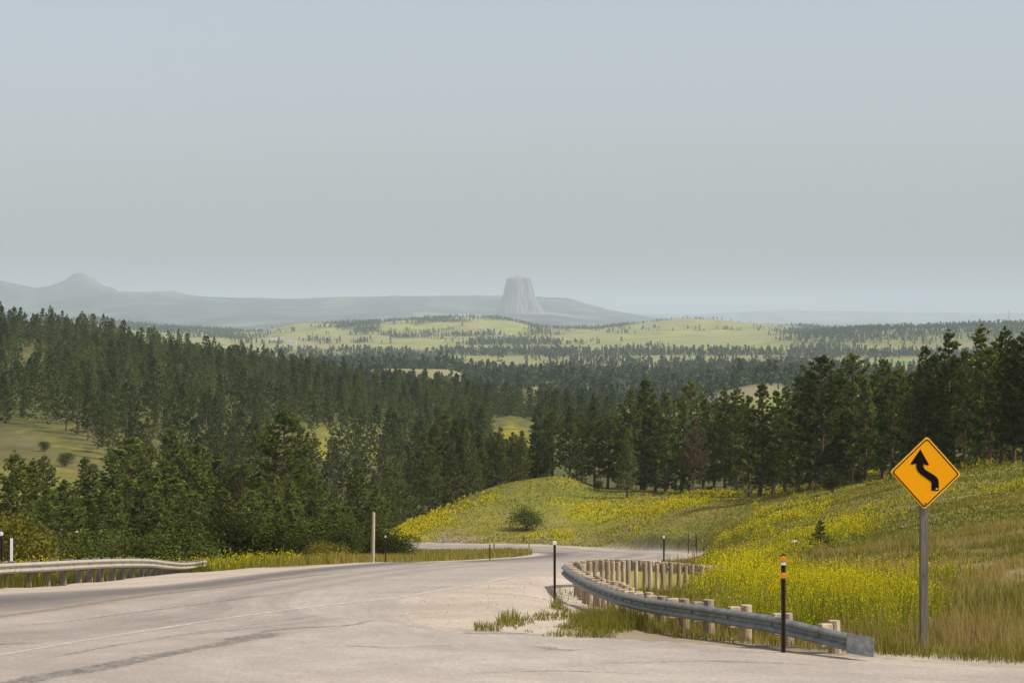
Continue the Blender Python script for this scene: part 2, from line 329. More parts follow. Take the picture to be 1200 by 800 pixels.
def woods(X, Y):
    """how wooded the land beyond the first ridge is, 0..1"""
    u = HU + F * X / np.maximum(Y, 25); n = fbm(X / 160, Y / 420, 41, 4)
    yy = [1300, 1700, 3000, 3450, 3600, 4600, 4700, 5050, 5200, 5700, 6300, 7200, 8800, 9500]
    wv = np.interp(Y, yy, [.88, .66, .58, .56, .10, .08, .85, .85, .06, .03, .02, .02, .02, .3])
    wl = np.interp(Y, yy, [.9, .9, .92, .9, .8, .5, .7, .6, .15, .08, .04, .05, .06, .4])
    wr = np.interp(Y, yy, [.9, .8, .8, .75, .25, .25, .75, .3, .30, .85, .9, .95, .9, .4])
    m = wv + (wl - wv) * sst(560, 440, u) + (wr - wv) * sst(890, 990, u)
    far = sst(5200, 5900, Y); n = n * (1 - far) + (fbm(X / 70, Y / 190, 43, 4) * .55 + fbm(X / 260, Y / 600, 44, 3) * .45) * far
    m = m + .10 * far * (u < 660)
    m = m + blob(u, Y, [(430, 7600, 28, .06, .75), (545, 8000, 40, .05, .35), (612, 8600, 36, .025, .9), (635, 8350, 25, .02, .7), (712, 8700, 42, .03, 1.1), (200, 7600, 90, .12, .7), (100, 8300, 40, .05, .3), (285, 7000, 60, .08, .7), (470, 6900, 25, .05, .5), (540, 5600, 50, .02, .5), (800, 3900, 120, .02, .5), (690, 4050, 60, .015, .4)])
    m = m - blob(u, Y, [(485, 2230, 60, .08, 1.5), (625, 1690, 13, .06, 1.4), (865, 1640, 42, .09, 1.4), (800, 3050, 160, .03, .5), (610, 2900, 40, .03, .5), (1065, 4050, 45, .04, 1.2), (690, 2500, 60, .04, .4), (330, 6600, 50, .1, .5), (400, 7200, 30, .06, .3), (1025, 5900, 25, .03, .6)])
    return np.clip(m + (n - .5) * (1.9 + 3.6 * far * (u < 700)) - .16 * far * (u < 700), 0, 1) * (Y > 1250)

# ------------------------------------------------------------------ materials
def mat(name):
    m = bpy.data.materials.new(name); m.use_nodes = True; n = m.node_tree.nodes; b = n['Principled BSDF']
    return m, n, m.node_tree.links, b
def node(n, t, **kw):
    x = n.new(t)
    for k, v in kw.items():
        if k in x.inputs: x.inputs[k].default_value = v
        else: setattr(x, k, v)
    return x
def simple(name, col, rough=.7, metal=0.0, var=.25, scale=8.0, bump=.0, stretch=(1, 1, 1), spec=.3, col2=None, rnd=0):
    m, n, l, b = mat(name)
    tc = node(n, 'ShaderNodeTexCoord'); mp = node(n, 'ShaderNodeMapping'); mp.inputs['Scale'].default_value = stretch
    no = node(n, 'ShaderNodeTexNoise', Scale=scale, Detail=6.0, Roughness=.65); l.new(tc.outputs['Object'], mp.inputs['Vector']); l.new(mp.outputs[0], no.inputs['Vector'])
    cr = node(n, 'ShaderNodeValToRGB'); a = np.array(col); c2 = np.array(col2) if col2 is not None else a * (1 + var)
    cr.color_ramp.elements[0].position = .3; cr.color_ramp.elements[1].position = .7
    cr.color_ramp.elements[0].color = (*(a * (1 - var)), 1); cr.color_ramp.elements[1].color = (*np.clip(c2, 0, 1), 1)
    l.new(no.outputs['Fac'], cr.inputs['Fac']); l.new(cr.outputs[0], b.inputs['Base Color'])
    if rnd:
        oi = node(n, 'ShaderNodeObjectInfo'); mr = node(n, 'ShaderNodeMapRange'); mr.inputs[3].default_value = 1 - rnd; mr.inputs[4].default_value = 1 + rnd; l.new(oi.outputs['Random'], mr.inputs[0])
        ml = node(n, 'ShaderNodeMix', data_type='RGBA', blend_type='MULTIPLY'); ml.inputs[0].default_value = 1; l.new(cr.outputs[0], ml.inputs[6]); l.new(mr.outputs[0], ml.inputs[7]); l.new(ml.outputs[2], b.inputs['Base Color'])
    b.inputs['Roughness'].default_value = rough; b.inputs['Metallic'].default_value = metal; b.inputs['Specular IOR Level'].default_value = spec
    if bump:
        bp = node(n, 'ShaderNodeBump', Strength=bump, Distance=.01); l.new(no.outputs['Fac'], bp.inputs['Height']); l.new(bp.outputs[0], b.inputs['Normal'])
    return m
def leafmat(name, ca, cb, trans=.25, rnd=.35):
    """leaves: colour between ca and cb by each leaf's own tint, a shift per plant, some light through"""
    m, n, l, b = mat(name); n.remove(b); out = n['Material Output']
    at_ = node(n, 'ShaderNodeAttribute', attribute_name='tint'); mx = node(n, 'ShaderNodeMix', data_type='RGBA')
    mx.inputs[6].default_value = (*ca, 1); mx.inputs[7].default_value = (*cb, 1); l.new(at_.outputs['Fac'], mx.inputs[0])
    oi = node(n, 'ShaderNodeObjectInfo'); mr = node(n, 'ShaderNodeMapRange'); mr.inputs[3].default_value = 1 - rnd; mr.inputs[4].default_value = 1 + rnd; l.new(oi.outputs['Random'], mr.inputs[0])
    ml = node(n, 'ShaderNodeMix', data_type='RGBA', blend_type='MULTIPLY'); ml.inputs[0].default_value = 1; l.new(mx.outputs[2], ml.inputs[6]); l.new(mr.outputs[0], ml.inputs[7])
    df = node(n, 'ShaderNodeBsdfDiffuse'); tr = node(n, 'ShaderNodeBsdfTranslucent'); ms = node(n, 'ShaderNodeMixShader'); ms.inputs[0].default_value = trans
    l.new(ml.outputs[2], df.inputs[0]); l.new(ml.outputs[2], tr.inputs[0]); l.new(df.outputs[0], ms.inputs[1]); l.new(tr.outputs[0], ms.inputs[2]); l.new(ms.outputs[0], out.inputs[0])
    return m
def ground_mat():
    m, n, l, b = mat('ground'); at_ = node(n, 'ShaderNodeAttribute', attribute_name='Col')
    tc = node(n, 'ShaderNodeTexCoord'); no = node(n, 'ShaderNodeTexNoise', Scale=9.0, Detail=8.0, Roughness=.75); l.new(tc.outputs['Object'], no.inputs['Vector'])
    n2 = node(n, 'ShaderNodeTexNoise', Scale=.35, Detail=8.0, Roughness=.7); l.new(tc.outputs['Object'], n2.inputs['Vector'])
    ad = node(n, 'ShaderNodeMath', operation='ADD'); l.new(no.outputs['Fac'], ad.inputs[0]); l.new(n2.outputs['Fac'], ad.inputs[1])
    mr = node(n, 'ShaderNodeMapRange'); mr.inputs[1].default_value = .6; mr.inputs[2].default_value = 1.4; mr.inputs[3].default_value = .6; mr.inputs[4].default_value = 1.4; l.new(ad.outputs[0], mr.inputs[0])
    ml = node(n, 'ShaderNodeMix', data_type='RGBA', blend_type='MULTIPLY'); ml.inputs[0].default_value = 1; l.new(at_.outputs['Color'], ml.inputs[6]); l.new(mr.outputs[0], ml.inputs[7]); l.new(ml.outputs[2], b.inputs['Base Color'])
    b.inputs['Roughness'].default_value = .95; b.inputs['Specular IOR Level'].default_value = .1
    bp = node(n, 'ShaderNodeBump', Strength=.6, Distance=.05); l.new(no.outputs['Fac'], bp.inputs['Height']); l.new(bp.outputs[0], b.inputs['Normal'])
    return m
def road_mat():
    m, n, l, b = mat('pavement'); at_ = node(n, 'ShaderNodeAttribute', attribute_name='Col')
    tc = node(n, 'ShaderNodeTexCoord'); no = node(n, 'ShaderNodeTexNoise', Scale=13.0, Detail=8.0, Roughness=.85); l.new(tc.outputs['Object'], no.inputs['Vector'])
    uv = node(n, 'ShaderNodeAttribute', attribute_name='lane'); cx = node(n, 'ShaderNodeCombineXYZ'); al = node(n, 'ShaderNodeAttribute', attribute_name='along')
    l.new(uv.outputs['Fac'], cx.inputs[0]); l.new(al.outputs['Fac'], cx.inputs[1])
    mp = node(n, 'ShaderNodeMapping'); mp.inputs['Scale'].default_value = (3.0, .16, 1); l.new(cx.outputs[0], mp.inputs['Vector'])
    st = node(n, 'ShaderNodeTexNoise', Scale=2.0, Detail=7.0, Roughness=.65); l.new(mp.outputs[0], st.inputs['Vector'])
    pt = node(n, 'ShaderNodeTexNoise', Scale=.5, Detail=6.0, Roughness=.6); l.new(tc.outputs['Object'], pt.inputs['Vector'])
    vo = node(n, 'ShaderNodeTexVoronoi', Scale=24.0); l.new(tc.outputs['Object'], vo.inputs['Vector'])
    def rng_(src, a, b_, lo, hi):
        r = node(n, 'ShaderNodeMapRange'); r.inputs[1].default_value = a; r.inputs[2].default_value = b_; r.inputs[3].default_value = lo; r.inputs[4].default_value = hi; l.new(src, r.inputs[0]); return r.outputs[0]
    f = [rng_(no.outputs['Fac'], .33, .67, .76, 1.2), rng_(st.outputs['Fac'], .34, .66, .90, 1.09), rng_(pt.outputs['Fac'], .35, .65, .92, 1.08), rng_(vo.outputs['Color'], 0, 1, .84, 1.13)]
    cur = at_.outputs['Color']
    for x in f:
        ml = node(n, 'ShaderNodeMix', data_type='RGBA', blend_type='MULTIPLY'); ml.inputs[0].default_value = 1; l.new(cur, ml.inputs[6]); l.new(x, ml.inputs[7]); cur = ml.outputs[2]
    l.new(cur, b.inputs['Base Color']); b.inputs['Roughness'].default_value = .85; b.inputs['Specular IOR Level'].default_value = .25
    bp = node(n, 'ShaderNodeBump', Strength=.35, Distance=.01); l.new(no.outputs['Fac'], bp.inputs['Height']); l.new(bp.outputs[0], b.inputs['Normal'])
    return m
def paint_mat(name, col, lo, hi, scale=6.0):
    """worn paint or tar: patches where the road shows through"""
    m, n, l, b = mat(name); out = n['Material Output']; tc = node(n, 'ShaderNodeTexCoord')
    no = node(n, 'ShaderNodeTexNoise', Scale=scale, Detail=8.0, Roughness=.75); l.new(tc.outputs['Object'], no.inputs['Vector'])
    r = node(n, 'ShaderNodeMapRange'); r.inputs[1].default_value = lo; r.inputs[2].default_value = hi; l.new(no.outputs['Fac'], r.inputs[0])
    ed = node(n, 'ShaderNodeAttribute', attribute_name='fade'); mu = node(n, 'ShaderNodeMath', operation='MULTIPLY'); l.new(r.outputs[0], mu.inputs[0]); l.new(ed.outputs['Fac'], mu.inputs[1])
    l.new(mu.outputs[0], b.inputs['Alpha']); b.inputs['Base Color'].default_value = (*col, 1); b.inputs['Roughness'].default_value = .8
    return m
M = {}
M['ground'] = ground_mat(); M['road'] = road_mat()
M['white_paint'] = paint_mat('worn_white_paint', (.62, .60, .54), .34, .70); M['yellow_paint'] = paint_mat('worn_ochre_paint', (.34, .22, .11), .34, .8, 4.0)
M['tar'] = paint_mat('tar', (.15, .14, .125), .40, .72, 7.0)
M['bark'] = simple('pine_bark', (.13, .085, .055), .9, var=.4, scale=5, bump=.5, stretch=(1, 1, .3))
M['needle'] = leafmat('pine_needles', (.046, .074, .018), (.22, .255, .056), .3)
M['needle_far'] = leafmat('pine_needles_on_the_hill', (.027, .043, .012), (.105, .124, .030), .25, .36)
M['rust'] = leafmat('dead_needles', (.10, .078, .042), (.21, .155, .085))
M['leaf'] = leafmat('shrub_leaves', (.026, .042, .011), (.14, .155, .032), .25, .55)
M['leaf_yellow'] = leafmat('yellow_green_leaves', (.09, .085, .015), (.20, .18, .03))
M['grass'] = leafmat('grass_blades', (.145, .185, .022), (.40, .315, .09), .55, .0)
_n, _l = M['grass'].node_tree.nodes, M['grass'].node_tree.links; _r = _n.new('ShaderNodeValToRGB'); _e = _r.color_ramp.elements
_e[0].position = 0; _e[0].color = (.135, .145, .022, 1); _e[1].position = 1; _e[1].color = (.24, .125, .065, 1)
for _p, _c in ((.25, (.215, .195, .03, 1)), (.5, (.40, .315, .09, 1)), (.75, (.42, .30, .13, 1))): _x = _e.new(_p); _x.color = _c
_mr = _n.new('ShaderNodeMapRange'); _mr.inputs[2].default_value = 2.0; _a = [x for x in _n if x.type == 'ATTRIBUTE'][0]; _l.new(_a.outputs['Fac'], _mr.inputs[0]); _l.new(_mr.outputs[0], _r.inputs[0])
_l.new(_r.outputs[0], [x for x in _n if x.type == 'BSDF_DIFFUSE'][0].inputs[0]); _l.new(_r.outputs[0], [x for x in _n if x.type == 'BSDF_TRANSLUCENT'][0].inputs[0])
M['flower'] = leafmat('flowers_and_stems', (.13, .17, .025), (.80, .64, .012), .4, .0)
M['woods'] = leafmat('far_pine_woods', (.055, .078, .044), (.105, .135, .060), .2, .0)
M['steel'] = simple('galvanised_steel', (.235, .245, .222), .6, .12, .35, 5, .1)
M['plate'] = simple('mottled_steel_plate', (.36, .37, .35), .6, .2, .4, 7, .15)
M['rail_side'] = simple('dusty_steel', (.37, .335, .27), .7, .2, .25, 5, .1)
M['wood_pale'] = simple('pale_weathered_wood', (.38, .295, .205), .9, var=.45, scale=7, bump=.6, stretch=(2.5, 2.5, .35), rnd=.28)
M['wood_grey'] = simple('grey_weathered_wood', (.155, .138, .105), .9, var=.4, scale=9, bump=.6, stretch=(3, 3, .25))
M['wood_dark'] = simple('dark_creosote_wood', (.17, .14, .115), .9, var=.4, scale=6, bump=.5, stretch=(2, 2, .4))
M['pole_wood'] = simple('cream_wood', (.42, .37, .25), .85, var=.2, scale=6, stretch=(2, 2, .3))
M['brown_steel'] = simple('brown_painted_steel', (.045, .026, .02), .55, var=.3, scale=12)
M['amber'] = simple('amber_reflector', (.75, .24, .01), .35, var=.08, scale=20, spec=.5)
M['white_refl'] = simple('white_reflector', (.82, .82, .80), .35, var=.05, scale=20)
M['white'] = simple('white_plastic', (.78, .80, .80), .5, var=.05)
M['sign_yellow'] = simple('sign_sheeting', (.84, .345, .006), .85, var=.03, scale=9, spec=.05)
M['sign_pale'] = simple('sign_edge', (.80, .42, .05), .8, var=.08, scale=14, spec=.1)
M['black'] = simple('sign_black', (.010, .008, .008), .95, var=.2, spec=.02)
M['rock'] = simple('grey_columnar_rock', (.19, .165, .155), .9, var=.38, scale=.014, stretch=(2, 2, .10))
M['stone'] = simple('white_stone', (.60, .57, .50), .9, var=.2, scale=3, bump=.5)
M['house_white'] = simple('white_siding', (.75, .74, .70), .7, var=.05); M['house_pink'] = simple('red_siding', (.42, .17, .12), .7, var=.1); M['house_roof'] = simple('grey_roof', (.30, .29, .28), .7, var=.1)
M['glass'] = simple('dark_window', (.03, .035, .04), .2, var=.1)

# ------------------------------------------------------------------ ground sheets
cu = np.concatenate([np.linspace(-1500, -100, 40)[:-1], np.arange(-100, 1301, 5.0), np.linspace(1300, 2700, 40)[1:]])
ry = np.concatenate([np.arange(-30, 30, 2.0), np.arange(30, 125, .4), np.arange(125, 430, 1.3), np.geomspace(430, 59000, 450)])
def sheet(name, r):
    UU, YY = np.meshgrid(cu, r); XX = (UU - HU) / F * np.maximum(YY, 30)
    d = road_dist(XX, YY).reshape(XX.shape); Z = ground(XX, YY, d)
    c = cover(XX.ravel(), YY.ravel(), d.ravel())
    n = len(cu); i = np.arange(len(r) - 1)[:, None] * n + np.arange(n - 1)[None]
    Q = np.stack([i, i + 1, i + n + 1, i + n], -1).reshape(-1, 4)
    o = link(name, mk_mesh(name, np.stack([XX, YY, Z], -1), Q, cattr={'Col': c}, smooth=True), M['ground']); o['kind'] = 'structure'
    return o
k1 = np.searchsorted(ry, 1400); k2 = np.searchsorted(ry, 11000)
sheet('ground', ry[:k1 + 1]); sheet('valley', ry[k1:k2 + 1]); sheet('hills', ry[k2:])

# ------------------------------------------------------------------ road
NT = 56; tt = np.linspace(0, 1, NT + 1)
PX = LE[:, None, 0] * (1 - tt) + RE[:, None, 0] * tt; PY = LE[:, None, 1] * (1 - tt) + RE[:, None, 1] * tt
edge_n = (fbm(np.arange(620) * .35, np.zeros(620), 51, 3) - .5)
def road_z(X, Y): return zr(np.clip(Y, -60, 400))
mid = (LE + RE) / 2; along = np.concatenate([[0], np.cumsum(np.linalg.norm(np.diff(mid, axis=0), axis=1))])
TT = np.broadcast_to(tt, PX.shape); AL = np.broadcast_to(along[:, None], PX.shape)
nn = fbm(PX / 1.5, PY / 3, 52, 3)
dark = sst(.01, .03, TT) * sst(.30, .24, TT + (nn - .5) * .05) * sst(420, 60, AL * 1.0 + 0)
base = np.array((.365, .312, .262)); drk = np.array((.150, .130, .115))
far_dark = sst(110, 160, PY) * .55
cc = base * (1 + .18 * (nn - .5))[..., None]
for tc_, wd_, am in ((.13, .11, 1.0), (.42, .05, .4), (.56, .04, .32)):
    wv = np.exp(-((TT - tc_) / wd_) ** 2) * am * sst(20, 50, PY); cc = cc * (1 - wv)[..., None] + drk * wv[..., None]
for tc_, wd_, am in ((.30, .05, .5), (.62, .06, .5), (.80, .05, .4)):
    wv = np.exp(-((TT - tc_) / wd_) ** 2) * am * far_dark * 2; cc = cc * (1 - wv)[..., None] + drk * wv[..., None]
ge = sst(.05, 0, TT + (nn - .5) * .05) + sst(.90, 1, TT + (nn - .5) * .12); ge = np.clip(ge, 0, 1) * sst(30, 40, PY); cc = cc * (1 - ge * .8)[..., None] + GRAV * (ge * .8)[..., None]
pale = np.exp(-((TT - .72) / .16) ** 2) * sst(75, 50, PY) * .3; cc = cc * (1 - pale)[..., None] + np.array((.50, .45, .385)) * pale[..., None]
n = NT + 1; i = np.arange(619)[:, None] * n + np.arange(NT)[None]
ro = link('road', mk_mesh('road', np.stack([PX, PY, road_z(PX, PY)], -1), np.stack([i, i + 1, i + n + 1, i + n], -1).reshape(-1, 4), fattr={'lane': TT * 6, 'along': AL}, cattr={'Col': cc}, smooth=True), M['road']); ro['kind'] = 'structure'

def stripe(name, pts, wdt, m, dz, wob=0.0):
    P = np.array(pts, float); f = np.linspace(0, len(P) - 1, len(P) * 14); P = crm(P, f)
    t = np.gradient(P, axis=0); t /= np.linalg.norm(t, axis=1)[:, None] + 1e-9; nrm = np.stack([-t[:, 1], t[:, 0]], 1)
    wv = wdt * (.5 + 1.1 * fbm(f * 1.7, f * 0 + wdt * 40, 77, 3)); P = P + nrm * ((fbm(f * 1.3, f * 0 + wdt * 90, 78, 3) - .5) * wob)[:, None]; V = []; fa = []
    for s_, a in ((-.5, .0), (-.3, 1), (.3, 1), (.5, .0)):
        q = P + nrm * (wv * s_)[:, None]; V.append(np.stack([q[:, 0], q[:, 1], zr(q[:, 1]) + dz], 1)); fa.append(np.full(len(P), a) * np.minimum(1, np.minimum(f, len(pts) - 1 - f) * 1.5 + .1))
    k = len(P); V = np.concatenate(V); Q = [(j * k + i, j * k + i + 1, (j + 1) * k + i + 1, (j + 1) * k + i) for j in range(3) for i in range(k - 1)]
    o = link(name, mk_mesh(name, V, Q, fattr={'fade': np.concatenate(fa)}), m); o['kind'] = 'structure'; return o
def pv(u, v):                              # photo pixel on the road surface
    Ys = np.linspace(30, 330, 3000); vs = HV - F * zr(Ys) / Ys; k = np.argmin(np.abs(vs - v)); return at(u, Ys[k])
stripe('road_edge_line', [pv(-160, 790), pv(0, 767), pv(133, 745), pv(250, 727), pv(350, 713), pv(420, 705), pv(480, 698), pv(545, 687), pv(600, 676), pv(640, 669)], .20, M['white_paint'], .008)
stripe('road_centre_line', [pv(-150, 742), pv(0, 722), pv(100, 708), pv(240, 690), pv(340, 677), pv(420, 669)], .34, M['yellow_paint'], .009)
stripe('tar_seam', [pv(-60, 815), pv(20, 800), pv(120, 781), pv(200, 766), pv(262, 752), pv(300, 745), pv(325, 741)], .55, M['tar'], .010, .5)
stripe('tar_seam', [pv(-60, 757), pv(0, 755), pv(50, 754.5)], .4, M['tar'], .011, .5)
stripe('tar_seam', [pv(0, 736), pv(120, 722), pv(260, 704), pv(360, 692)], .12, M['tar'], .006, .5)
for (q_, w_) in [([(350, 760), (420, 757), (470, 759), (540, 755)], .10), ([(180, 748), (300, 735), (420, 722)], .08), ([(700, 778), (820, 774), (960, 779)], .12), ([(40, 775), (160, 752), (300, 731), (420, 714)], .07), ([(560, 790), (640, 786), (760, 790)], .10), ([(300, 741), (345, 736), (400, 733), (440, 726)], .16)]:
    stripe('tar_seam', [pv(*a) for a in q_], w_, M['tar'], .007 + w_ * .01, .35)
stripe('tar_seam', [pv(630, 757), pv(655, 760.5), pv(675, 763)], .35, M['tar'], .012, .5)
stripe('tar_seam', [pv(700, 642), pv(670, 647), pv(640, 651), pv(560, 657), pv(470, 665)], .5, M['tar'], .013, .5)

# ------------------------------------------------------------------ plants
def unit(v): return v / (np.linalg.norm(v, axis=-1, keepdims=True) + 1e-9)
def diamonds(c, dr, ln, wd, g):
    """leaf-shaped quads centred at c pointing along dr"""
    n = len(c); dr = unit(dr); r = unit(g.normal(size=(n, 3))); s = unit(np.cross(dr, r))
    ln = np.broadcast_to(ln, (n,))[:, None]; wd = np.broadcast_to(wd, (n,))[:, None]
    a = c - dr * ln * .5; b = c + dr * ln * .5; m = c + dr * ln * .08
    V = np.stack([a, m + s * wd * .5, b, m - s * wd * .5], 1).reshape(-1, 3)
    return V, np.arange(n * 4).reshape(n, 4)
def pine(seed, H=14.0, lod=0, style='cone'):
    g = np.random.default_rng(seed); mb = MB()
    nb = [130, 70, 16][lod]; bend = g.normal(size=2) * .25
    ts = np.linspace(0, 1, 8); px = bend[0] * np.sin(ts * 2.5); py = bend[1] * np.sin(ts * 2.2)
    rr = .021 * H / 14 * 10 * (1 - ts) ** .8 + .02
    mb.tube(np.stack([px, py, ts * H * .97], 1), rr, [8, 6, 4][lod])
    C = []; D = []
    h0 = g.uniform(.03, .13) if style == 'cone' else g.uniform(.16, .28)
    hh = np.sort(h0 + (1 - h0) * g.uniform(0, 1, nb) ** .92); az = np.arange(nb) * 2.4 + g.normal(size=nb) * .5
    for k in range(nb):
        q = (hh[k] - h0) / (1 - h0)
        prof = (1 - q) ** .72 * (.62 + .38 * min(1, q / .12)) if style == 'cone' else (1 - q ** 2.6) ** .8 * (.55 + .45 * min(1, q / .25))
        L = H * (.185 if style == 'cone' else .21) * prof * g.uniform(.62, 1.2) + .25
        el = g.normal(.05 + .55 * q, .18); dr = np.array((math.cos(az[k]) * math.cos(el), math.sin(az[k]) * math.cos(el), math.sin(el)))
        b0 = np.array((np.interp(hh[k], ts, px), np.interp(hh[k], ts, py), hh[k] * H * .96))
        s = np.linspace(0, 1, 4); Pb = b0 + dr * (s * L)[:, None]; Pb[:, 2] += -.10 * L * np.sin(s * 3.14) + .10 * L * s ** 2
        if lod == 0 or (lod == 1 and k % 3 == 0): mb.tube(Pb, np.linspace(.05, .012, 4) * (H / 14), 4 if lod == 0 else 3, cap=False)
        ntf = max(2, int(L / [.30, .50, .9][lod]))
        f = g.uniform(.22, 1.05, ntf) ** .8; cb = b0 + dr * (f * L)[:, None]; cb[:, 2] += -.10 * L * np.sin(f * 3.14) + .10 * L * f ** 2
        side = np.cross(dr, (0, 0, 1.0)); side /= np.linalg.norm(side) + 1e-9
        cb = cb + side * (g.normal(size=ntf) * .18 * L * (1.15 - f) * 1.2)[:, None] + g.normal(size=(ntf, 3)) * .07
        C.append(cb); D.append(np.repeat(dr[None], ntf, 0))
    top = np.array((px[-1], py[-1], H * .97)) + g.normal(size=(5, 3)) * (.12, .12, .25); C.append(top); D.append(np.repeat([[0, 0, 1.0]], 5, 0))
    C = np.concatenate(C); D = np.concatenate(D); per = [15, 8, 5][lod]; sz = [.37, .56, 1.5][lod]
    tint0 = g.uniform(0, 1, len(C)); cc = np.repeat(C, per, 0); dd = np.repeat(D, per, 0) * .55 + np.array((0, 0, .35)) + g.normal(size=(len(cc), 3)) * .75
    dd = unit(dd); cc = cc + dd * sz * .33
    V, Q = diamonds(cc, dd, sz * g.uniform(.7, 1.25, len(cc)), sz * .30, g)
    tint = np.clip(np.repeat(tint0, per) * .7 + g.uniform(0, .3, len(cc)), 0, 1)
    return mb, V, Q, np.repeat(tint, 4)
def bush(seed, H=3.0, W=3.4, n=5000, leaf=.135):
    g = np.random.default_rng(seed); mb = MB(); K = 26
    ph = g.uniform(0, 6.28, K); rad = np.sqrt(g.uniform(.02, 1, K)) * W * .36; zc = g.uniform(.32, .86, K) * H * (1.05 - .35 * (rad / (W * .4)) ** 2)
    cen = np.stack([np.cos(ph) * rad, np.sin(ph) * rad, zc], 1); cr = g.uniform(.14, .30, K) * W
    for k in range(K):
        if k % 2 == 0: mb.tube([(g.normal() * .08, g.normal() * .08, 0), (cen[k][0] * .35, cen[k][1] * .35, cen[k][2] * .45), cen[k]], [.045, .03, .012], 5, cap=False)
    ki = g.choice(K, n, p=cr ** 2 / (cr ** 2).sum()); dv = unit(g.normal(size=(n, 3))); rs = g.uniform(.35, 1.05, n) ** .5 * (1 + .25 * g.normal(size=n))
    c = cen[ki] + dv * (cr[ki] * rs)[:, None] * (1, 1, .8); c[:, 2] = np.abs(c[:, 2] - .05) + .05
    V, Q = diamonds(c, dv * .5 + g.normal(size=(n, 3)), leaf * g.uniform(.6, 1.4, n), leaf * .62, g)
    tk = g.uniform(0, 1, K); return mb, V, Q, np.repeat(np.clip(tk[ki] * .6 + g.uniform(0, .4, n), 0, 1), 4)
PROTO = {}
def proto(kind, k, maker, crown_mat, trunk='trunk', crown='crown'):
    mb, V, Q, t = maker
    PROTO.setdefault(kind, []).append((mb.mesh(trunk), mk_mesh(crown, V, Q, fattr={'tint': t}), crown_mat, trunk, crown))
def plant(kind, k, name, label, cat, loc, sc, rz, group=None, wide=1.0, cmat=None):
    tm, cm, m, tn, cn = PROTO[kind][k % len(PROTO[kind])]
    t = thing(name, label, cat, loc, rz, group); t.scale = (sc * wide, sc * wide, sc)
    link(tn, tm, M['bark'], t); o = link(cn, cm, m, t)
    if cmat is not None: o.material_slots[0].link = 'OBJECT'; o.material_slots[0].material = cmat
    return t
for k in range(7): proto('pine', k, pine(100 + k, 14, 0, 'cone' if k < 5 else 'round'), M['needle'])
for k in range(2): proto('round', k, pine(150 + k, 14, 0, 'round'), M['needle'])
for k in range(6): proto('hill', k, pine(200 + k, 14, 1, 'cone' if k != 4 else 'round'), M['needle_far'])
for k in range(5): proto('bush', k, bush(300 + k), M['leaf'], 'stems', 'foliage')

def put(u, vt, Y, kind, k, name, label, cat, group=None, wide=1.0, H0=14.0, cmat=None):
    """a plant whose top reaches the level vt seen at distance Y"""
    x, y = at(u, Y); z = gz(x, y); h = zat(vt, Y) - z
    return plant(kind, k, name, label, cat, (x, y, z - .1), max(h, .5) / H0, random.uniform(0, 6.28), group, wide, cmat)

PG_R, PG_M, PG_L, PG_H = 'pines along the upper edge of the flower meadow', 'pines behind the green knoll', 'pines below the road on the left', 'pines covering the hillside across the valley'
LR = 'dark green pine in the dense tree line above the yellow flower meadow'
def where_right(u, back):
    z = [(640, 'beside the bright gap meadow'), (690, 'on the crest of the green knoll'), (735, 'left of the slender bare-trunked pine'), (795, 'right of the slender bare-trunked pine'), (870, 'around the rusty brown pine'), (940, 'beside the light green pine with open crown'), (1030, 'above the dark shrubs left of the warning sign'), (1125, 'directly behind the warning sign'), (9999, 'right of the warning sign')]
    return ('dark pine in the rear rows ' if back else 'front row pine of the tree line ') + [t for m_, t in z if u < m_][0]
def where_left(u):
    z = [(60, 'at the left picture edge behind the white stake'), (150, 'below the grassy hillside clearing'), (270, 'behind the left guard rail end'), (390, 'crowded around the big old pine'), (9999, 'between the big old pine and the cream pole')]
    return [t for m_, t in z if u < m_][0]
def where_hill(u, Y):
    a = 'near the top' if Y > 1080 else ('halfway up' if Y > 800 else 'low down'); b = 'above the grassy clearing' if u < 150 else ('left of the big old pine' if u < 320 else ('right of the big old pine' if u < 470 else 'beside the bright gap meadow'))
    return 'green pine %s on the wooded hillside, %s' % (a, b)
right = [  # u, top, Y, label
 (612, 503, 450, None), (627, 492, 455, None), (648, 480, 452, 'first tall pine right of the bright gap meadow, standing on the knoll crest'), (668, 474, 440, None), (683, 482, 450, None), (697, 466, 428, None), (712, 478, 430, None), (724, 470, 440, None),
 (738, 456, 425, None), (755, 443, 430, 'tallest pine rising above its neighbours at the middle of the tree line'), (768, 470, 410, None), (780, 457, 405, None), (798, 461, 415, None),
 (808, 445, 425, 'slim pine with a pointed top just behind the rusty brown tree'), (824, 464, 412, None), (838, 470, 405, None), (850, 455, 400, None), (865, 453, 396, None), (890, 447, 362, 'broad light green pine with an open crown and a long visible trunk'),
 (878, 462, 380, None), (905, 455, 372, None), (920, 452, 360, None), (935, 438, 350, None), (950, 430, 345, None), (965, 414, 322, 'full rounded pine crown rising well above the left part of the tree line'), (982, 428, 335, None),
 (998, 412, 330, 'narrow dark spire of a pine left of the warning sign'), (1015, 440, 315, None), (1034, 419, 322, 'dark pointed pine rising in a dip of the skyline left of the warning sign'), (1046, 440, 310, None), (1058, 427, 318, None), (1072, 432, 300, None),
 (1086, 404, 305, 'pointed pine directly above the yellow warning sign'), (1098, 412, 300, None), (1117, 386, 298, 'tall dark pointed pine right above the warning sign corner'), (1130, 408, 290, None), (1146, 380, 296, 'thin greyish pine reaching highest of the whole tree line'),
 (1160, 405, 282, None), (1173, 383, 284, 'broad topped tall pine next to the thin greyish highest one'), (1188, 395, 275, None), (1201, 390, 272, None), (1222, 385, 270, None), (1250, 380, 268, None), (1290, 372, 270, None)]
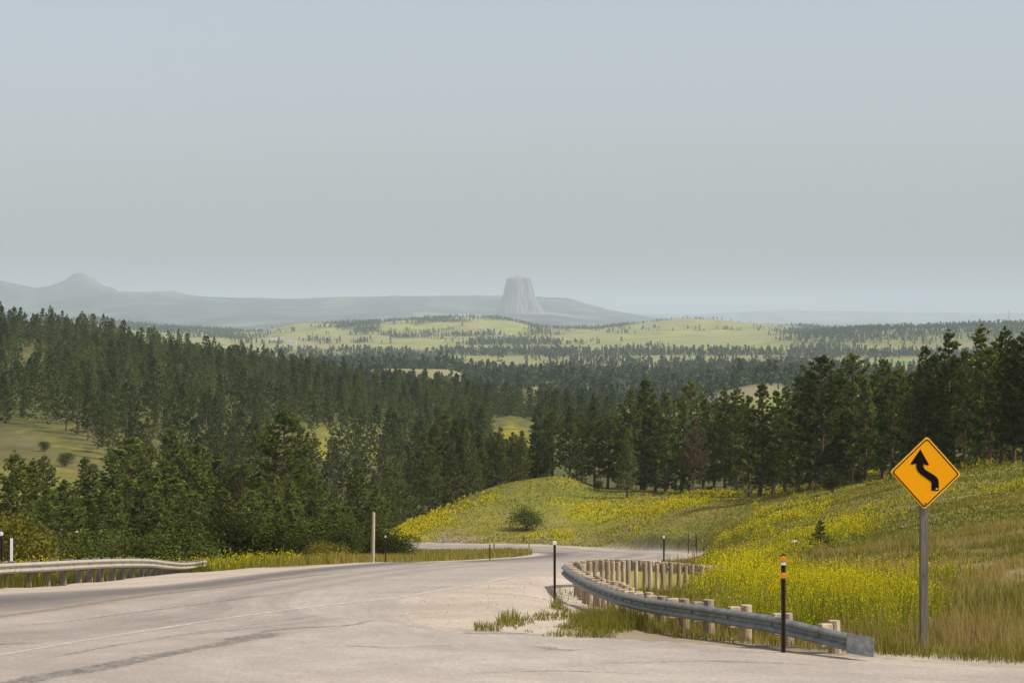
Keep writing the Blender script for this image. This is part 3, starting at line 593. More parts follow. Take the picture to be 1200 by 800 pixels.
for k, (u, vt, Y, lb) in enumerate(right):
    put(u, vt, Y, 'pine', k * 3 + (k // 5), 'pine_tree', lb or where_right(u, False), 'pine tree', PG_R, random.uniform(1.05, 1.35))
put(735, 500, 384, 'pine', 1, 'pine_tree', 'slender pine with a bare lower trunk standing in front of the tree line', 'pine tree', PG_R, 1.0)
put(812, 489, 392, 'round', 1, 'pine_tree', 'dying pine with rusty brown needles among the green ones', 'pine tree', PG_R, .85, cmat=M['rust'])
g = np.random.default_rng(5)
tops = np.array([(r[0], r[1]) for r in right])
for k in range(44):                        # second and third rows of the same tree line
    u = g.uniform(600, 1310); Y0 = np.interp(u, [600, 700, 800, 900, 1000, 1100, 1300], [455, 425, 400, 372, 320, 298, 270]) + g.uniform(6, 90)
    vt = np.interp(u, tops[:, 0], tops[:, 1]) + g.uniform(8, 40)
    put(u, vt, Y0, 'pine', k, 'pine_tree', where_right(u, True), 'pine tree', PG_R, g.uniform(1.1, 1.4))
for (u, vt, Y, wd, H0) in [(975, 553, 285, 1.0, 3.0), (988, 558, 300, .9, 3.0), (832, 567, 395, .9, 3), (1008, 548, 295, .9, 3), (702, 560, 410, .8, 3)]:
    put(u, vt, Y, 'bush', k, 'shrub', {975: 'dark shrub in front of the tree line left of the warning sign'}.get(u, 'small dark shrub at the foot of the tree line above the meadow'), 'shrub', 'shrubs at the foot of the meadow tree line', wd, H0)
LM = 'dark green pine in the clump just behind the grassy knoll'
for k, (u, vt, Y) in enumerate([(470, 540, 430), (482, 525, 440), (497, 507, 445), (510, 495, 450), (522, 482, 455), (535, 490, 450), (548, 500, 450), (562, 506, 455), (574, 510, 460), (587, 499, 460), (600, 505, 465), (505, 520, 425), (530, 512, 430), (555, 520, 440), (460, 560, 420), (515, 500, 480), (543, 495, 490), (580, 505, 490), (455, 545, 470)]):
    put(u, vt, Y, 'pine', k + 2, 'pine_tree', 'tallest pine of the clump behind the grassy knoll' if u == 522 else LM, 'pine tree', PG_M, random.uniform(1.0, 1.25))
LL = 'dark pine among the trees below the road behind the left guard rail'
left = [(14, 530, 215, 'broad dark pine at the left picture edge behind the guard rail end', 'round'), (36, 536, 225, None, 'pine'), (53, 532, 300, None, 'pine'), (98, 534, 260, None, 'pine'), (114, 545, 240, None, 'pine'), (130, 531, 262, None, 'pine'), (154, 510, 320, 'narrow dark pine tip between the grassy clearing and the broad pines', 'pine'),
        (172, 520, 270, None, 'pine'), (197, 498, 262, 'tallest conical pine left of the big bare-limbed pine', 'pine'), (214, 525, 240, None, 'pine'), (231, 517, 255, None, 'pine'), (250, 530, 250, None, 'pine'), (268, 545, 240, None, 'pine'), (285, 540, 270, None, 'pine'), (302, 556, 235, None, 'pine'),
        (333, 477, 240, 'big old pine with gaps and bare limbs standing tallest above the roadside shrubs', 'round'), (356, 545, 250, None, 'pine'), (374, 553, 265, None, 'pine'), (396, 570, 280, None, 'pine'), (419, 544, 262, 'dark pointed pine right of the big old one above the shrubs', 'pine'), (440, 566, 290, None, 'pine'), (-20, 520, 230, None, 'pine'), (-50, 525, 220, None, 'pine'), (75, 560, 250, None, 'pine'), (150, 560, 225, None, 'pine'), (185, 548, 232, None, 'pine'), (455, 575, 330, None, 'pine'), (432, 590, 250, None, 'pine')] + [(u_, v_, y_, None, 'pine') for u_, v_, y_ in [(5, 560, 190), (60, 568, 185), (88, 578, 178), (122, 566, 188), (142, 574, 182), (165, 560, 190), (205, 556, 194), (240, 560, 186), (262, 570, 182), (296, 572, 190), (318, 552, 205), (345, 560, 192), (368, 575, 186), (392, 588, 188), (412, 592, 196), (228, 575, 178), (184, 578, 176), (282, 585, 176), (330, 585, 180), (110, 590, 172)]]
for k, (u, vt, Y, lb, kd) in enumerate(left):
    put(u, vt, Y, kd, k * 2 + 1, 'pine_tree', lb or 'dark full pine ' + where_left(u), 'pine tree', PG_L, random.uniform(1.25, 1.7) if kd == 'pine' else 1.2)
put(281, 548, 226, 'pine', 2, 'pine_tree', 'thin brownish half dead pine beside the big old one', 'pine tree', PG_L, .8, cmat=M['rust'])
LB = 'dense dark green shrub in the thicket behind the roadside grass'
bs = [(-40, 600, 150), (-10, 606, 145), (28, 618, 140), (52, 606, 165), (78, 612, 150), (104, 603, 170), (128, 608, 155), (150, 598, 175), (172, 606, 150), (196, 597, 170), (220, 604, 152), (244, 594, 172), (268, 598, 158), (292, 588, 180), (312, 596, 158), (336, 592, 172), (358, 600, 155), (380, 597, 178), (402, 602, 160), (424, 604, 185), (444, 612, 172)]
for k, (u, vt, Y) in enumerate(bs):
    put(u, vt + random.uniform(2, 26), Y, 'bush', k, 'shrub', 'dense dark green thicket shrub ' + where_left(u), 'shrub', 'shrubs in the thicket behind the left guard rail', 1.0 + .3 * ((k * 7) % 3), 3.0)
put(462, 622, 182, 'bush', 1, 'shrub', 'low rounded green shrub spilling over at the right end of the thicket', 'shrub', None, 1.7, 3.0)
put(8, 598, 136, 'bush', 2, 'shrub', 'yellowish green shrub at the left picture edge behind the white stake', 'shrub', None, 1.2, 3.0, M['leaf_yellow'])
put(384, 630, 150, 'bush', 3, 'shrub', 'small pale yellow green shrub in front of the dark thicket', 'shrub', None, 1.5, 3.0, M['leaf_yellow'])
put(617, 589, 349, 'bush', 0, 'shrub', 'single round dark shrub alone on the green knoll', 'shrub', None, 1.25, 3.0)
# sapling on the meadow
put(963, 606, 142, 'pine', 3, 'pine_sapling', 'tiny lone pine sapling among the yellow flowers on the meadow', 'pine tree', None, 2.1, 14.0)

for (u, vt, Y) in [(77, 529, 600), (52, 516, 640), (132, 528, 630), (18, 530, 590), (108, 541, 575)]:
    put(u, vt, Y, 'bush', int(u), 'shrub', {77: 'round dark shrub alone in the middle of the grassy clearing on the left hillside'}.get(u, 'small dark shrub at the edge of the grassy clearing on the left hillside'), 'shrub', 'shrubs in the hillside clearing', 1.1, 3.0)
# hillside across the valley: nearest trees are things, the rest one mass
g = np.random.default_rng(9); cand = []
pts = []
for k in range(9000):
    Y = math.exp(g.uniform(math.log(540), math.log(1460))); u = g.uniform(-160, 720); x = (u - HU) * Y / F
    pts.append((x, Y, u))
def hill_open(u, Y):
    u = np.array([u]); Y = np.array([Y])
    return float(blob(u, Y, [(70, 570, 75, .15, 1.4), (10, 560, 60, .18, 1.2), (35, 1080, 22, .09, 1.2), (40, 690, 50, .05, .6), (602, 800, 28, .16, 1.5), (602, 990, 30, .14, 1.5), (430, 880, 34, .10, 1.0), (375, 800, 30, .11, 1.0), (330, 760, 22, .10, 1.0), (270, 930, 18, .08, .9), (190, 1000, 16, .07, .8), (520, 960, 14, .09, .9), (230, 800, 16, .07, .8), (110, 880, 14, .05, .8), (10, 430, 60, .1, 1)])[0])
kept = []; cell = {}
for (x, Y, u) in pts:
    if u > 640 and Y < 900 or (612 < u < 640 and Y > 1260) or (800 < u): continue
    if hill_open(u, Y) > .5: continue
    if Y < 640 and u > 440: continue
    mind = 2.6 + 6.0 * float(fbm(np.array([x / 40]), np.array([Y / 60]), 61, 3)[0]); c = (int(x // 10), int(Y // 14)); ok = True
    for a in (-1, 0, 1):
        for b in (-1, 0, 1):
            for (qx, qy) in cell.get((c[0] + a, c[1] + b), []):
                if (qx - x) ** 2 + ((qy - Y) * .62) ** 2 < mind ** 2: ok = False; break
    if ok: cell.setdefault(c, []).append((x, Y)); kept.append((x, Y, u))
kept.sort(key=lambda p: p[1])
used = sum(1 for o in COL.objects if o.name.startswith('pine_tree'))
nind = max(0, 300 - used)
inview = [p for p in kept if -15 < p[2] < 640]; ind = set(inview[:nind])
zs = ground(np.array([p[0] for p in kept]), np.array([p[1] for p in kept]))
BV, BQ, BT, off = [], [], [], 0
HP = [pine(220 + k, 14, 1, 'cone') for k in range(4)]
LH = 'green pine on the wooded hillside across the valley'
for k, p in enumerate(kept):
    h = g.uniform(7.5, 17.5) * (1.0 if p[1] > 700 else .85); rz = g.uniform(0, 6.28); wd = g.uniform(.95, 1.3)
    if p in ind:
        plant('hill', k, 'pine_tree', where_hill(p[2], p[1]), 'pine tree', (p[0], p[1], zs[k] - .2), h / 14, rz, PG_H, wd)
    else:
        mb, V, Q, t = HP[k % 4]; sub = np.arange(k % 2, len(Q), 2)      # every other leaf clump is enough at this distance
        tv = np.concatenate(mb.V[:1]).reshape(-1, 3); V4 = V.reshape(-1, 4, 3)[sub]; c4 = V4.mean(1, keepdims=True); V4 = c4 + (V4 - c4) * 1.5
        VV = V4.reshape(-1, 3); cs, sn = math.cos(rz), math.sin(rz); s = h / 14
        W = np.stack([(VV[:, 0] * cs - VV[:, 1] * sn) * s * wd + p[0], (VV[:, 0] * sn + VV[:, 1] * cs) * s * wd + p[1], VV[:, 2] * s + zs[k] - .2], 1)
        BV.append(W); BQ.append(np.arange(len(W)).reshape(-1, 4) + off); off += len(W); BT.append(np.clip(t.reshape(-1, 4)[sub].ravel() + g.normal() * .42, 0, 1))
fo = link('pine_forest', mk_mesh('pine_forest', np.concatenate(BV), np.concatenate(BQ), fattr={'tint': np.concatenate(BT)}), M['needle_far'])
fo['kind'] = 'stuff'; tag(fo, 'dense pine forest covering the upper hillside across the valley', 'forest')

# woods on the valley floor and the far hills: one mass
def woods_mesh(name, label, N, ya, yb, u0, u1, nd, seed):
    g = np.random.default_rng(seed); Y = np.exp(g.uniform(math.log(ya), math.log(yb), N)) if yb / ya > 3 else np.sqrt(g.uniform(ya ** 2, yb ** 2, N))
    u = g.uniform(u0, u1, N); X = (u - HU) * Y / F; k = g.uniform(0, 1, N) < (woods(X, Y) - .22) * 1.5; X, Y = X[k], Y[k]; n = len(X)
    Z = ground(X, Y); H = g.uniform(8, 15, n) * np.interp(Y, [1500, 4000, 8000], [1.05, .9, .75]) * (1 + .2 * g.normal(size=n)).clip(.5, 1.4); Rr = H * g.uniform(.18, .27, n)
    q = g.uniform(.08, 1, (n, nd)); ph = g.uniform(0, 6.28, (n, nd)); rad = Rr[:, None] * (1 - q) ** .75 * g.uniform(.3, 1.0, (n, nd))
    c = np.stack([X[:, None] + np.cos(ph) * rad, Y[:, None] + np.sin(ph) * rad, Z[:, None] + q * H[:, None] * .95], -1).reshape(-1, 3)
    dr = np.stack([np.cos(ph) * .5, np.sin(ph) * .5, np.full(ph.shape, .6)], -1).reshape(-1, 3) + g.normal(size=(n * nd, 3)) * .5
    sz = np.repeat(H * 1.7 / math.sqrt(nd), nd) * g.uniform(.7, 1.2, n * nd)
    V, Q = diamonds(c, dr, sz, sz * .55, g); t = np.repeat(np.clip(np.repeat(g.uniform(0, 1, n), nd) * .6 + g.uniform(0, .4, n * nd), 0, 1), 4)
    o = link(name, mk_mesh(name, V, Q, fattr={'tint': t}), M['woods']); o['kind'] = 'stuff'; return tag(o, label, 'forest')
woods_mesh('valley_woods', 'dark pine woods spread over the valley floor', 18000, 1450, 3800, -150, 1350, 34, 71)
woods_mesh('far_woods', 'thin pine rows and wooded patches on the far fields and hills', 60000, 3800, 9300, -150, 1350, 18, 72)

# ------------------------------------------------------------------ grass and flowers
def blades(X, Y, H, Wd, g, lean=.35, droop=True):
    n = len(X); Z = ground(X, Y); ph = g.uniform(0, 6.28, n); ln = H * lean * g.uniform(.2, 1.3, n)
    wx, wy = np.cos(ph + 1.57), np.sin(ph + 1.57); wx = np.where(np.abs(wx) < .4, .4 * np.sign(wx + 1e-6), wx)
    b = np.stack([X, Y, Z - .03], 1); s = np.stack([wx * Wd / 2, wy * Wd / 2, 0 * X], 1)
    m = b + np.stack([np.cos(ph) * ln * .35, np.sin(ph) * ln * .35, H * .6], 1); t = b + np.stack([np.cos(ph) * ln, np.sin(ph) * ln, H], 1)
    V = np.stack([b - s, b + s, m + s * .75, m - s * .75, t], 1).reshape(-1, 3); i = np.arange(n)[:, None] * 5
    return V, i + np.array([[0, 1, 2, 3]]), i + np.array([[3, 2, 4]])
def rail_x(Y): return np.interp(Y, [33, 36.8, 38.0, 40, 42.7, 45.6, 50.2, 54.8, 59.4, 63, 66, 70, 76, 90], [9.5, 5.6, 4.87, 4.0, 3.0, 2.43, 2.04, 1.72, 1.46, 1.33, 1.6, 2.4, 3.9, 7.6])
g = np.random.default_rng(13); GV, GQ, GT, GA, go = [], [], [], [], 0
def addg(X, Y, H, Wd, tint, lean=.35):
    global go
    V, Q, T = blades(X, Y, H, Wd, g, lean); GV.append(V); GQ.append(Q + go); GT.append(T + go); GA.append(np.repeat(np.clip(tint, 0, 2), 5)); go += len(V)
def smp(n, ya, yb, u0, u1):
    Y = np.exp(g.uniform(math.log(ya), math.log(yb), n)); return (g.uniform(u0, u1, n) - HU) * Y / F, Y
# near right bank
X, Y = smp(230000, 34.5, 135, 560, 1420); d = road_dist(X, Y); k = (d > .35 + g.uniform(0, .5, len(X))) & (X > rail_x(Y) - .45) & ((apron(X, Y) < .3) | (g.uniform(0, 1, len(X)) < .10)) & ((X > rail_x(Y)) | (g.uniform(0, 1, len(X)) < .8)) & (blob(HU + F * X / Y, Y, [(1148, 88, 26, .05, 1.2), (1190, 78, 20, .04, 1.0)]) * g.uniform(.6, 1.4, len(X)) < .5); X, Y = X[k], Y[k]
nz = fbm(X / 1.6, Y / 3.5, 81, 3); dry = fbm(X / 3.5, Y / 8, 82, 3); sx = np.clip(1 - (X - rail_x(Y)) / 2.0, 0, 1)
h = (.09 + .48 * sst(.25, .75, nz)) * (1 - .28 * sst(1010, 1080, HU + F * X / Y)) * g.uniform(.35, 1.25, len(X)) * np.interp(Y, [35, 50, 130], [1.0, 1.1, 1.1]) * (.40 + .42 * sst(0, 1.6, X - rail_x(Y))); addg(X, Y, h, np.maximum(.011, Y * .00026) * g.uniform(.7, 1.5, len(X)), (dry - .40) * 3.0 + g.uniform(-.4, .6, len(X)) + (g.uniform(0, 1, len(X)) < .5 * sst(.48, .62, fbm(X / 2.4, Y / 5, 86, 3))) * g.uniform(.5, 1.2, len(X)) + .25 * sst(1040, 1120, HU + F * X / Y) - .5 * np.exp(-((HU + F * X / Y - 1075) / 55) ** 2) * sst(44, 38, Y))
# tall seed-heads
k = g.uniform(0, 1, len(X)) < .05; addg(X[k], Y[k], h[k] * 1.5 + .15, np.maximum(.012, Y[k] * .0003), g.uniform(.8, 1.9, k.sum()), .25)
# green tufts on the gravel in front of the rail
X, Y = smp(21000, 41.8, 62, 555, 830); d = road_dist(X, Y); nz = fbm(X / .7, Y / 2.0, 83, 3); lane_ = np.interp(X, [-.8, .5, 1.6, 3.2], [44.5, 45.5, 46, 42.5])
k = (d > .25) & (X < rail_x(Y) + .2) & (X > -.75) & (nz > .42) & (np.abs(Y - lane_) < np.interp(X, [-.8, .2, 1.2, 3], [1.0, 2.4, 7.5, 5]) * (nz + .35))
X, Y, nz = X[k], Y[k], nz[k]; addg(X, Y, (.07 + .24 * sst(.4, .75, nz)) * g.uniform(.5, 1.4, len(X)), .013 * g.uniform(.7, 1.5, len(X)), g.uniform(.05, .75, len(X)), .5)
# wedge and left verge
X, Y = smp(150000, 56, 300, -150, 650); d = road_dist(X, Y); nz = fbm(X / 2.2, Y / 6, 84, 3); sh_ = np.where((Y < 106), 2.9, .55)
k = (d > sh_ + g.uniform(0, .5, len(X))) & (d < 16) & (X < np.interp(Y, [50, 100, 200, 240, 300], [-8, -7, 1, 2.6, 0])) & ((Y > 108) | (X < -12.2)); X, Y, nz = X[k], Y[k], nz[k]
addg(X, Y, (.25 + .5 * nz) * g.uniform(.5, 1.2, len(X)), np.maximum(.012, Y * .0003) * g.uniform(.8, 1.6, len(X)), .35 + g.uniform(0, .7, len(X)) - .5 * (Y < 106))
# meadow further off
X, Y = smp(150000, 125, 430, 440, 1350); d = road_dist(X, Y); k = (d > .8) & ((X > 0) | (Y > 330)); X, Y = X[k], Y[k]; nz = fbm(X / 9, Y / 22, 85, 3); gg = blob(HU + F * X / Y, Y, [(640, 385, 90, .07, .35), (1180, 240, 80, .12, .25)])
addg(X, Y, (.10 + .24 * nz) * g.uniform(.4, 1.0, len(X)), Y * .00038 * g.uniform(.8, 1.6, len(X)), (nz - .40) * 1.6 - gg * .7 + g.uniform(.02, .20, len(X)) + .08 * sst(4, 14, X) * (Y < 240))
gr = link('grass', mk_mesh('grass', np.concatenate(GV), np.concatenate(GQ), np.concatenate(GT), fattr={'tint': np.concatenate(GA)}), M['grass']); gr['kind'] = 'stuff'; tag(gr, 'wild grass on the road banks and meadow', 'grass')

FV, FQ, FT, fo_ = [], [], [], 0
def addf(V, Q, t):
    global fo_
    FV.append(V); FQ.append(Q + fo_); FT.append(t); fo_ += len(V)
def sprigs(X, Y, H, nf, fs, spread):
    n = len(X); Z = ground(X, Y); ns = 3
    ph = g.uniform(0, 6.28, (n, ns)); tip = np.stack([X[:, None] + np.cos(ph) * spread, Y[:, None] + np.sin(ph) * spread, Z[:, None] + H[:, None] * g.uniform(.75, 1.1, (n, ns))], -1)
    b = np.broadcast_to(np.stack([X, Y, Z], 1)[:, None], tip.shape); c = (b + tip) / 2; dv = tip - b; ln = np.linalg.norm(dv, axis=-1)
    V, Q = diamonds(c.reshape(-1, 3), dv.reshape(-1, 3), ln.ravel(), np.repeat(np.maximum(.012, Y * .00028), ns), g); addf(V, Q, np.repeat(g.uniform(0, .25, n * ns), 4))
    f = g.uniform(.45, 1.08, (n, nf)); j = g.integers(0, ns, (n, nf)); tj = np.take_along_axis(tip, j[..., None].repeat(3, -1), 1); bj = np.stack([X, Y, Z], 1)[:, None]
    c = (bj + (tj - bj) * f[..., None]).reshape(-1, 3) + g.normal(size=(n * nf, 3)) * np.repeat(spread * .35, nf)[:, None] if np.ndim(spread) else (bj + (tj - bj) * f[..., None]).reshape(-1, 3) + g.normal(size=(n * nf, 3)) * .07
    s = np.repeat(fs, nf) * g.uniform(.6, 1.4, n * nf); V, Q = diamonds(c, g.normal(size=c.shape) + (0, 0, .5), s, s * .75, g); addf(V, Q, np.repeat(np.clip(g.uniform(.72, 1.05, n * nf), 0, 1), 4))
X, Y = smp(90000, 38, 135, 640, 1420); k = (road_dist(X, Y) > 1.0) & (X > rail_x(Y) + .45) & (g.uniform(0, 1, len(X)) < (flower_mask(X, Y) - .08) * 1.25) & ((Y > 39.5) | (X > 8)); X, Y = X[k], Y[k]
sprigs(X, Y, g.uniform(.45, .95, len(X)), 13, np.maximum(.021, Y * .00048), .16)
X, Y = smp(100000, 130, 430, 440, 1350); k = (road_dist(X, Y) > 1.0) & ((X > 2) | (Y > 330)) & (g.uniform(0, 1, len(X)) < (flower_mask(X, Y) - .08) * 1.1); X, Y = X[k], Y[k]
sprigs(X, Y, g.uniform(.4, .9, len(X)), 10, Y * .00045, .28)
X, Y = smp(9000, 100, 170, 225, 420); dd_ = road_dist(X, Y); k = (dd_ > 2.5) & (dd_ < 12) & (g.uniform(0, 1, len(X)) < np.interp(X, [-20, -12, -8], [.26, .2, .06]) * sst(.35, .65, fbm(X / 2, Y / 6, 91, 3))); X, Y = X[k], Y[k]
sprigs(X, Y, g.uniform(.35, .8, len(X)), 6, Y * .0005, .15)
X, Y = smp(9000, 68, 110, -80, 250); k = (X < -12.8) & (g.uniform(0, 1, len(X)) < .5); X, Y = X[k], Y[k]
sprigs(X, Y, g.uniform(.35, .8, len(X)), 5, Y * .00055, .15)
fl = link('wildflowers', mk_mesh('wildflowers', np.concatenate(FV), np.concatenate(FQ), fattr={'tint': np.concatenate(FT)}), M['flower']); fl['kind'] = 'stuff'; tag(fl, 'yellow wildflowers scattered through the meadow and road banks', 'wildflowers')

# ------------------------------------------------------------------ guard rails
WP = [(.156, .004), (.150, .018), (.118, .066), (.098, .083), (.074, .083), (.054, .066), (.020, .010), (0, .004), (-.020, .010), (-.054, .066), (-.074, .083), (-.098, .083), (-.118, .066), (-.150, .018), (-.156, .004)]
WP = [(z * .84, d * .9) for z, d in WP]
WP = WP + [(z, d - .007) for z, d in WP[::-1]]
def beam(P, side, sq=None):
    """P: path of the beam's back; side +1: bulges to the left of travel"""
    t = np.gradient(P, axis=0); t[:, 2] = 0; t = unit(t); nrm = np.stack([-t[:, 1], t[:, 0], 0 * t[:, 0]], 1) * side
    m = len(WP); V = np.concatenate([P[i] + np.array([nrm[i] * d + np.array((0, 0, z)) for z, d in WP]) for i in range(len(P))]); Q = []
    for i in range(len(P) - 1):
        for k in range(m): Q.append((i * m + k, i * m + (k + 1) % m, (i + 1) * m + (k + 1) % m, (i + 1) * m + k))
    return V, Q, t, nrm
def path(pts, step=.3):
    P = np.array([(*at(u, Y), zat(v, Y)) for u, v, Y in pts]); f = np.linspace(0, len(P) - 1, 600); P = crm(P, f)
    s = np.concatenate([[0], np.cumsum(np.linalg.norm(np.diff(P, axis=0), axis=1))]); q = np.arange(0, s[-1], step)
    return np.stack([np.interp(q, s, P[:, k]) for k in range(3)], 1), q
def guard_rail(label, pts, side, spacing, mats, round_posts, skip_end):
    P, q = path(pts); c0 = P[0].copy(); c0[2] = gz(P[0][0], P[0][1]); root = thing('guard_rail', label, 'guard rail', c0); L = P - c0
    V, Q, t, nrm = beam(L, side); mb = MB(); mb.add(V, Q); mb.build('beam', mats[0], root)
    # splice plates with bolts
    j = skip_end; k = 0
    while j < q[-1] - .1:
        i = int(np.argmin(np.abs(q - j))); p = L[i]; ang = math.atan2(t[i][1], t[i][0]); bx, by = p[:2] - nrm[i][:2] * .105; wx, wy = p[:2] - nrm[i][:2] * .30
        zg = gz(wx + c0[0], wy + c0[1]) - c0[2]; top = p[2] + (.19 if P[i][1] < 66 or not round_posts else .12) + random.uniform(-.04, .05)
        mb = MB()
        if round_posts: 
            r = random.uniform(.08, .105) if P[i][1] < 50 else random.uniform(.058, .08); lx, ly = random.uniform(-.03, .03), random.uniform(-.03, .03); mb.tube([(wx, wy, zg - .3), (wx + lx, wy + ly, top - .008), (wx + lx, wy + ly, top)], [r, r * random.uniform(.93, 1), r * .9], 13)
        else: mb.box((wx, wy, (zg - .3 + top - .08) / 2), (.19, .19, top - .08 - zg + .3), ang, .012)
        mb.build('post', mats[1], root, smooth=False)
        mb = MB(); mb.box((bx, by, p[2] + .0), (.13, .19, .34), ang, .012); mb.build('spacer_block', mats[1], root)
        mb = MB(); f = p[:2] + nrm[i][:2] * .012; mb.tube([(f[0], f[1], p[2]), (f[0] + nrm[i][0] * .022, f[1] + nrm[i][1] * .022, p[2])], [.02, .02], 6); mb.build('bolt', mats[2], root)
        j += spacing(j, P[i])
    return root, L, t, nrm, P, q
ptsR = [(1003, 753.5, 37.7), (985, 750, 38.0), (950, 741.5, 38.7), (900, 730, 40.0), (870, 725.5, 40.8), (842, 721, 41.6), (811, 716.5, 42.7), (780, 712, 44.2), (760, 709, 45.6), (740, 704.5, 47.6), (722, 699.5, 50.2), (694, 688.5, 54.8), (674, 678, 59.4), (663.5, 670.5, 63.0), (662, 667, 65.2), (672, 664.5, 67.4), (690, 662.5, 70), (715, 661.5, 73.4), (750, 662.5, 77.8), (800, 666, 83.2), (858, 670.5, 89.5)]
rootR, L, t, nrm, P, q = guard_rail('silver guard rail curving round the grassy corner on pale round wooden posts', ptsR, 1, lambda j, p: random.uniform(1.4, 1.6) if p[1] < 50 and p[0] > 2 else random.uniform(.85, 1.25), (M['steel'], M['wood_pale'], M['steel']), True, .9)
# flared end terminal: a curled plate hugging the beam's end
mb = MB(); e = L[0]; tv = -t[0]; nv = nrm[0]; prof = [(0.0, .045), (.12, .05), (.30, .055), (.48, .05), (.60, .035)]
Vt = []
for s_, d_ in prof:
    b = e + tv * (s_ - .12) + nv * (d_ + .035)
    Vt += [b + (0, 0, -.145), b + (0, 0, .145), b - nv * .006 + (0, 0, .145), b - nv * .006 + (0, 0, -.145)]
Q = []
for i in range(len(prof) - 1):
    for k in range(4): Q.append((i * 4 + k, i * 4 + (k + 1) % 4, i * 4 + 4 + (k + 1) % 4, i * 4 + 4 + k))
Q += [(3, 2, 1, 0), tuple(len(Vt) - 4 + k for k in range(4))]; mb.add(Vt, Q); mb.build('end_terminal', M['plate'], rootR)
ptsL = [(u_, v_ - 3.2 * 62 / Y_, Y_) for u_, v_, Y_ in [(-150, 684, 54), (-60, 674, 58.5), (0, 669.5, 62.5), (45, 667, 65.8), (91, 664.3, 70), (128, 662.4, 75), (157, 661.8, 79.5), (178, 662.2, 83.5), (195, 664, 88), (212, 665.2, 94), (228, 664, 100), (241, 661.5, 106)]]
rootL, L, t, nrm, P, q = guard_rail('sunlit guard rail on dark wooden posts along the left road edge', ptsL, -1, lambda j, p: 1.9, (M['rail_side'], M['wood_dark'], M['steel']), False, .5)

# ------------------------------------------------------------------ signs and posts
def warning_sign():
    Y = 39.0; x, y = at(1085, Y); z = gz(x, y); root = thing('warning_sign', 'yellow diamond road sign with a black bending arrow on a wooden post', 'road sign', (x, y, z), math.radians(8))
    px = Y / F; H = zat(512, Y) - z; mb = MB(); mb.box((0, .105, (H - .35) / 2 - .15), (.115, .115, H - .35 + .3), math.radians(-4), .006); mb.build('post', M['wood_grey'], root)
    cz = zat(554, Y) - z; a = 43.3 * px
    def dia(r, rr, k=6):
        out = []
        for c in range(4):
            th = math.pi / 2 * c; cx, cz_ = (r - rr * 1.414) * math.cos(th), (r - rr * 1.414) * math.sin(th)
            for i in range(k + 1):
                f = th - math.pi / 4 + (math.pi / 2) * i / k; out.append((cx + rr * math.cos(f), cz_ + rr * math.sin(f)))
        return np.array(out)
    til = math.radians(2.3)
    def tl(p): p = np.asarray(p, float); c, s = math.cos(til), -math.sin(til); return np.stack([p[:, 0] * c - p[:, 1] * s, p[:, 0] * s + p[:, 1] * c + cz], 1)
    mb = MB(); mb.extrude_poly(tl(dia(a, .045)), .012, .018); pl = mb.build('sign_panel', M['sign_pale'], root)
    def ring(o, i, y0, y1):
        n = len(o); V = np.concatenate([np.stack([p[:, 0], np.full(n, yy), p[:, 1]], 1) for p, yy in ((o, y0), (i, y0), (o, y1), (i, y1))]); Q = []
        for k in range(n):
            m_ = (k + 1) % n; Q += [(k, m_, n + m_, n + k), (2 * n + k, 3 * n + k, 3 * n + m_, 2 * n + m_), (k, 2 * n + k, 2 * n + m_, m_), (n + k, n + m_, 3 * n + m_, 3 * n + k)]
        return V, Q
    mb = MB(); mb.add(*ring(tl(dia(a - .034, .040)), tl(dia(a - .055, .036)), .003, .011)); mb.build('black_border', M['black'], pl)
    mb = MB(); mb.extrude_poly(tl(dia(a - .0552, .036)), .006, .0115); mb.build('yellow_face', M['sign_yellow'], pl)
    A = [(323, 174), (393, 296), (384, 299), (348, 290), (346, 305), (352, 322), (368, 337), (440, 380), (458, 396), (469, 416), (472, 440), (471, 498), (413, 497), (414, 440), (410, 430), (398, 420), (330, 372), (306, 350), (293, 326), (289, 300), (291, 285), (252, 292), (243, 287)]
    A = [((ax / 6.6667 + 1030 - 1085) * px, -(ay / 6.6667 + 500 - 554) * px + cz) for ax, ay in A]
    mb = MB(); mb.extrude_poly(A, .000, .0055); mb.build('arrow', M['black'], pl)
    mb = MB(); c = ((366 / 6.6667 + 1030 - 1085) * px, -(598 / 6.6667 + 500 - 554) * px + cz)
    mb.extrude_poly([(c[0] + .02 * math.cos(f), c[1] + .02 * math.sin(f)) for f in np.linspace(0, 6.28, 9)[:-1]], .003, .0058); mb.build('bolt', M['wood_dark'], pl)
    mb = MB(); b = ((455 / 6.6667 + 1030 - 1085) * px, -(484 / 6.6667 + 500 - 554) * px + cz); mb.box((b[0], -.001, b[1]), (.034, .001, .014)); mb.build('sticker', M['white_refl'], pl)
    for hz in (H - .62, H - .95, H - 1.15, 1.15): 
        mb = MB(); mb.tube([(.0, .042, hz), (0, .028, hz)], [.014, .014], 8); mb.build('bolt', M['wood_dark'], root)
warning_sign()

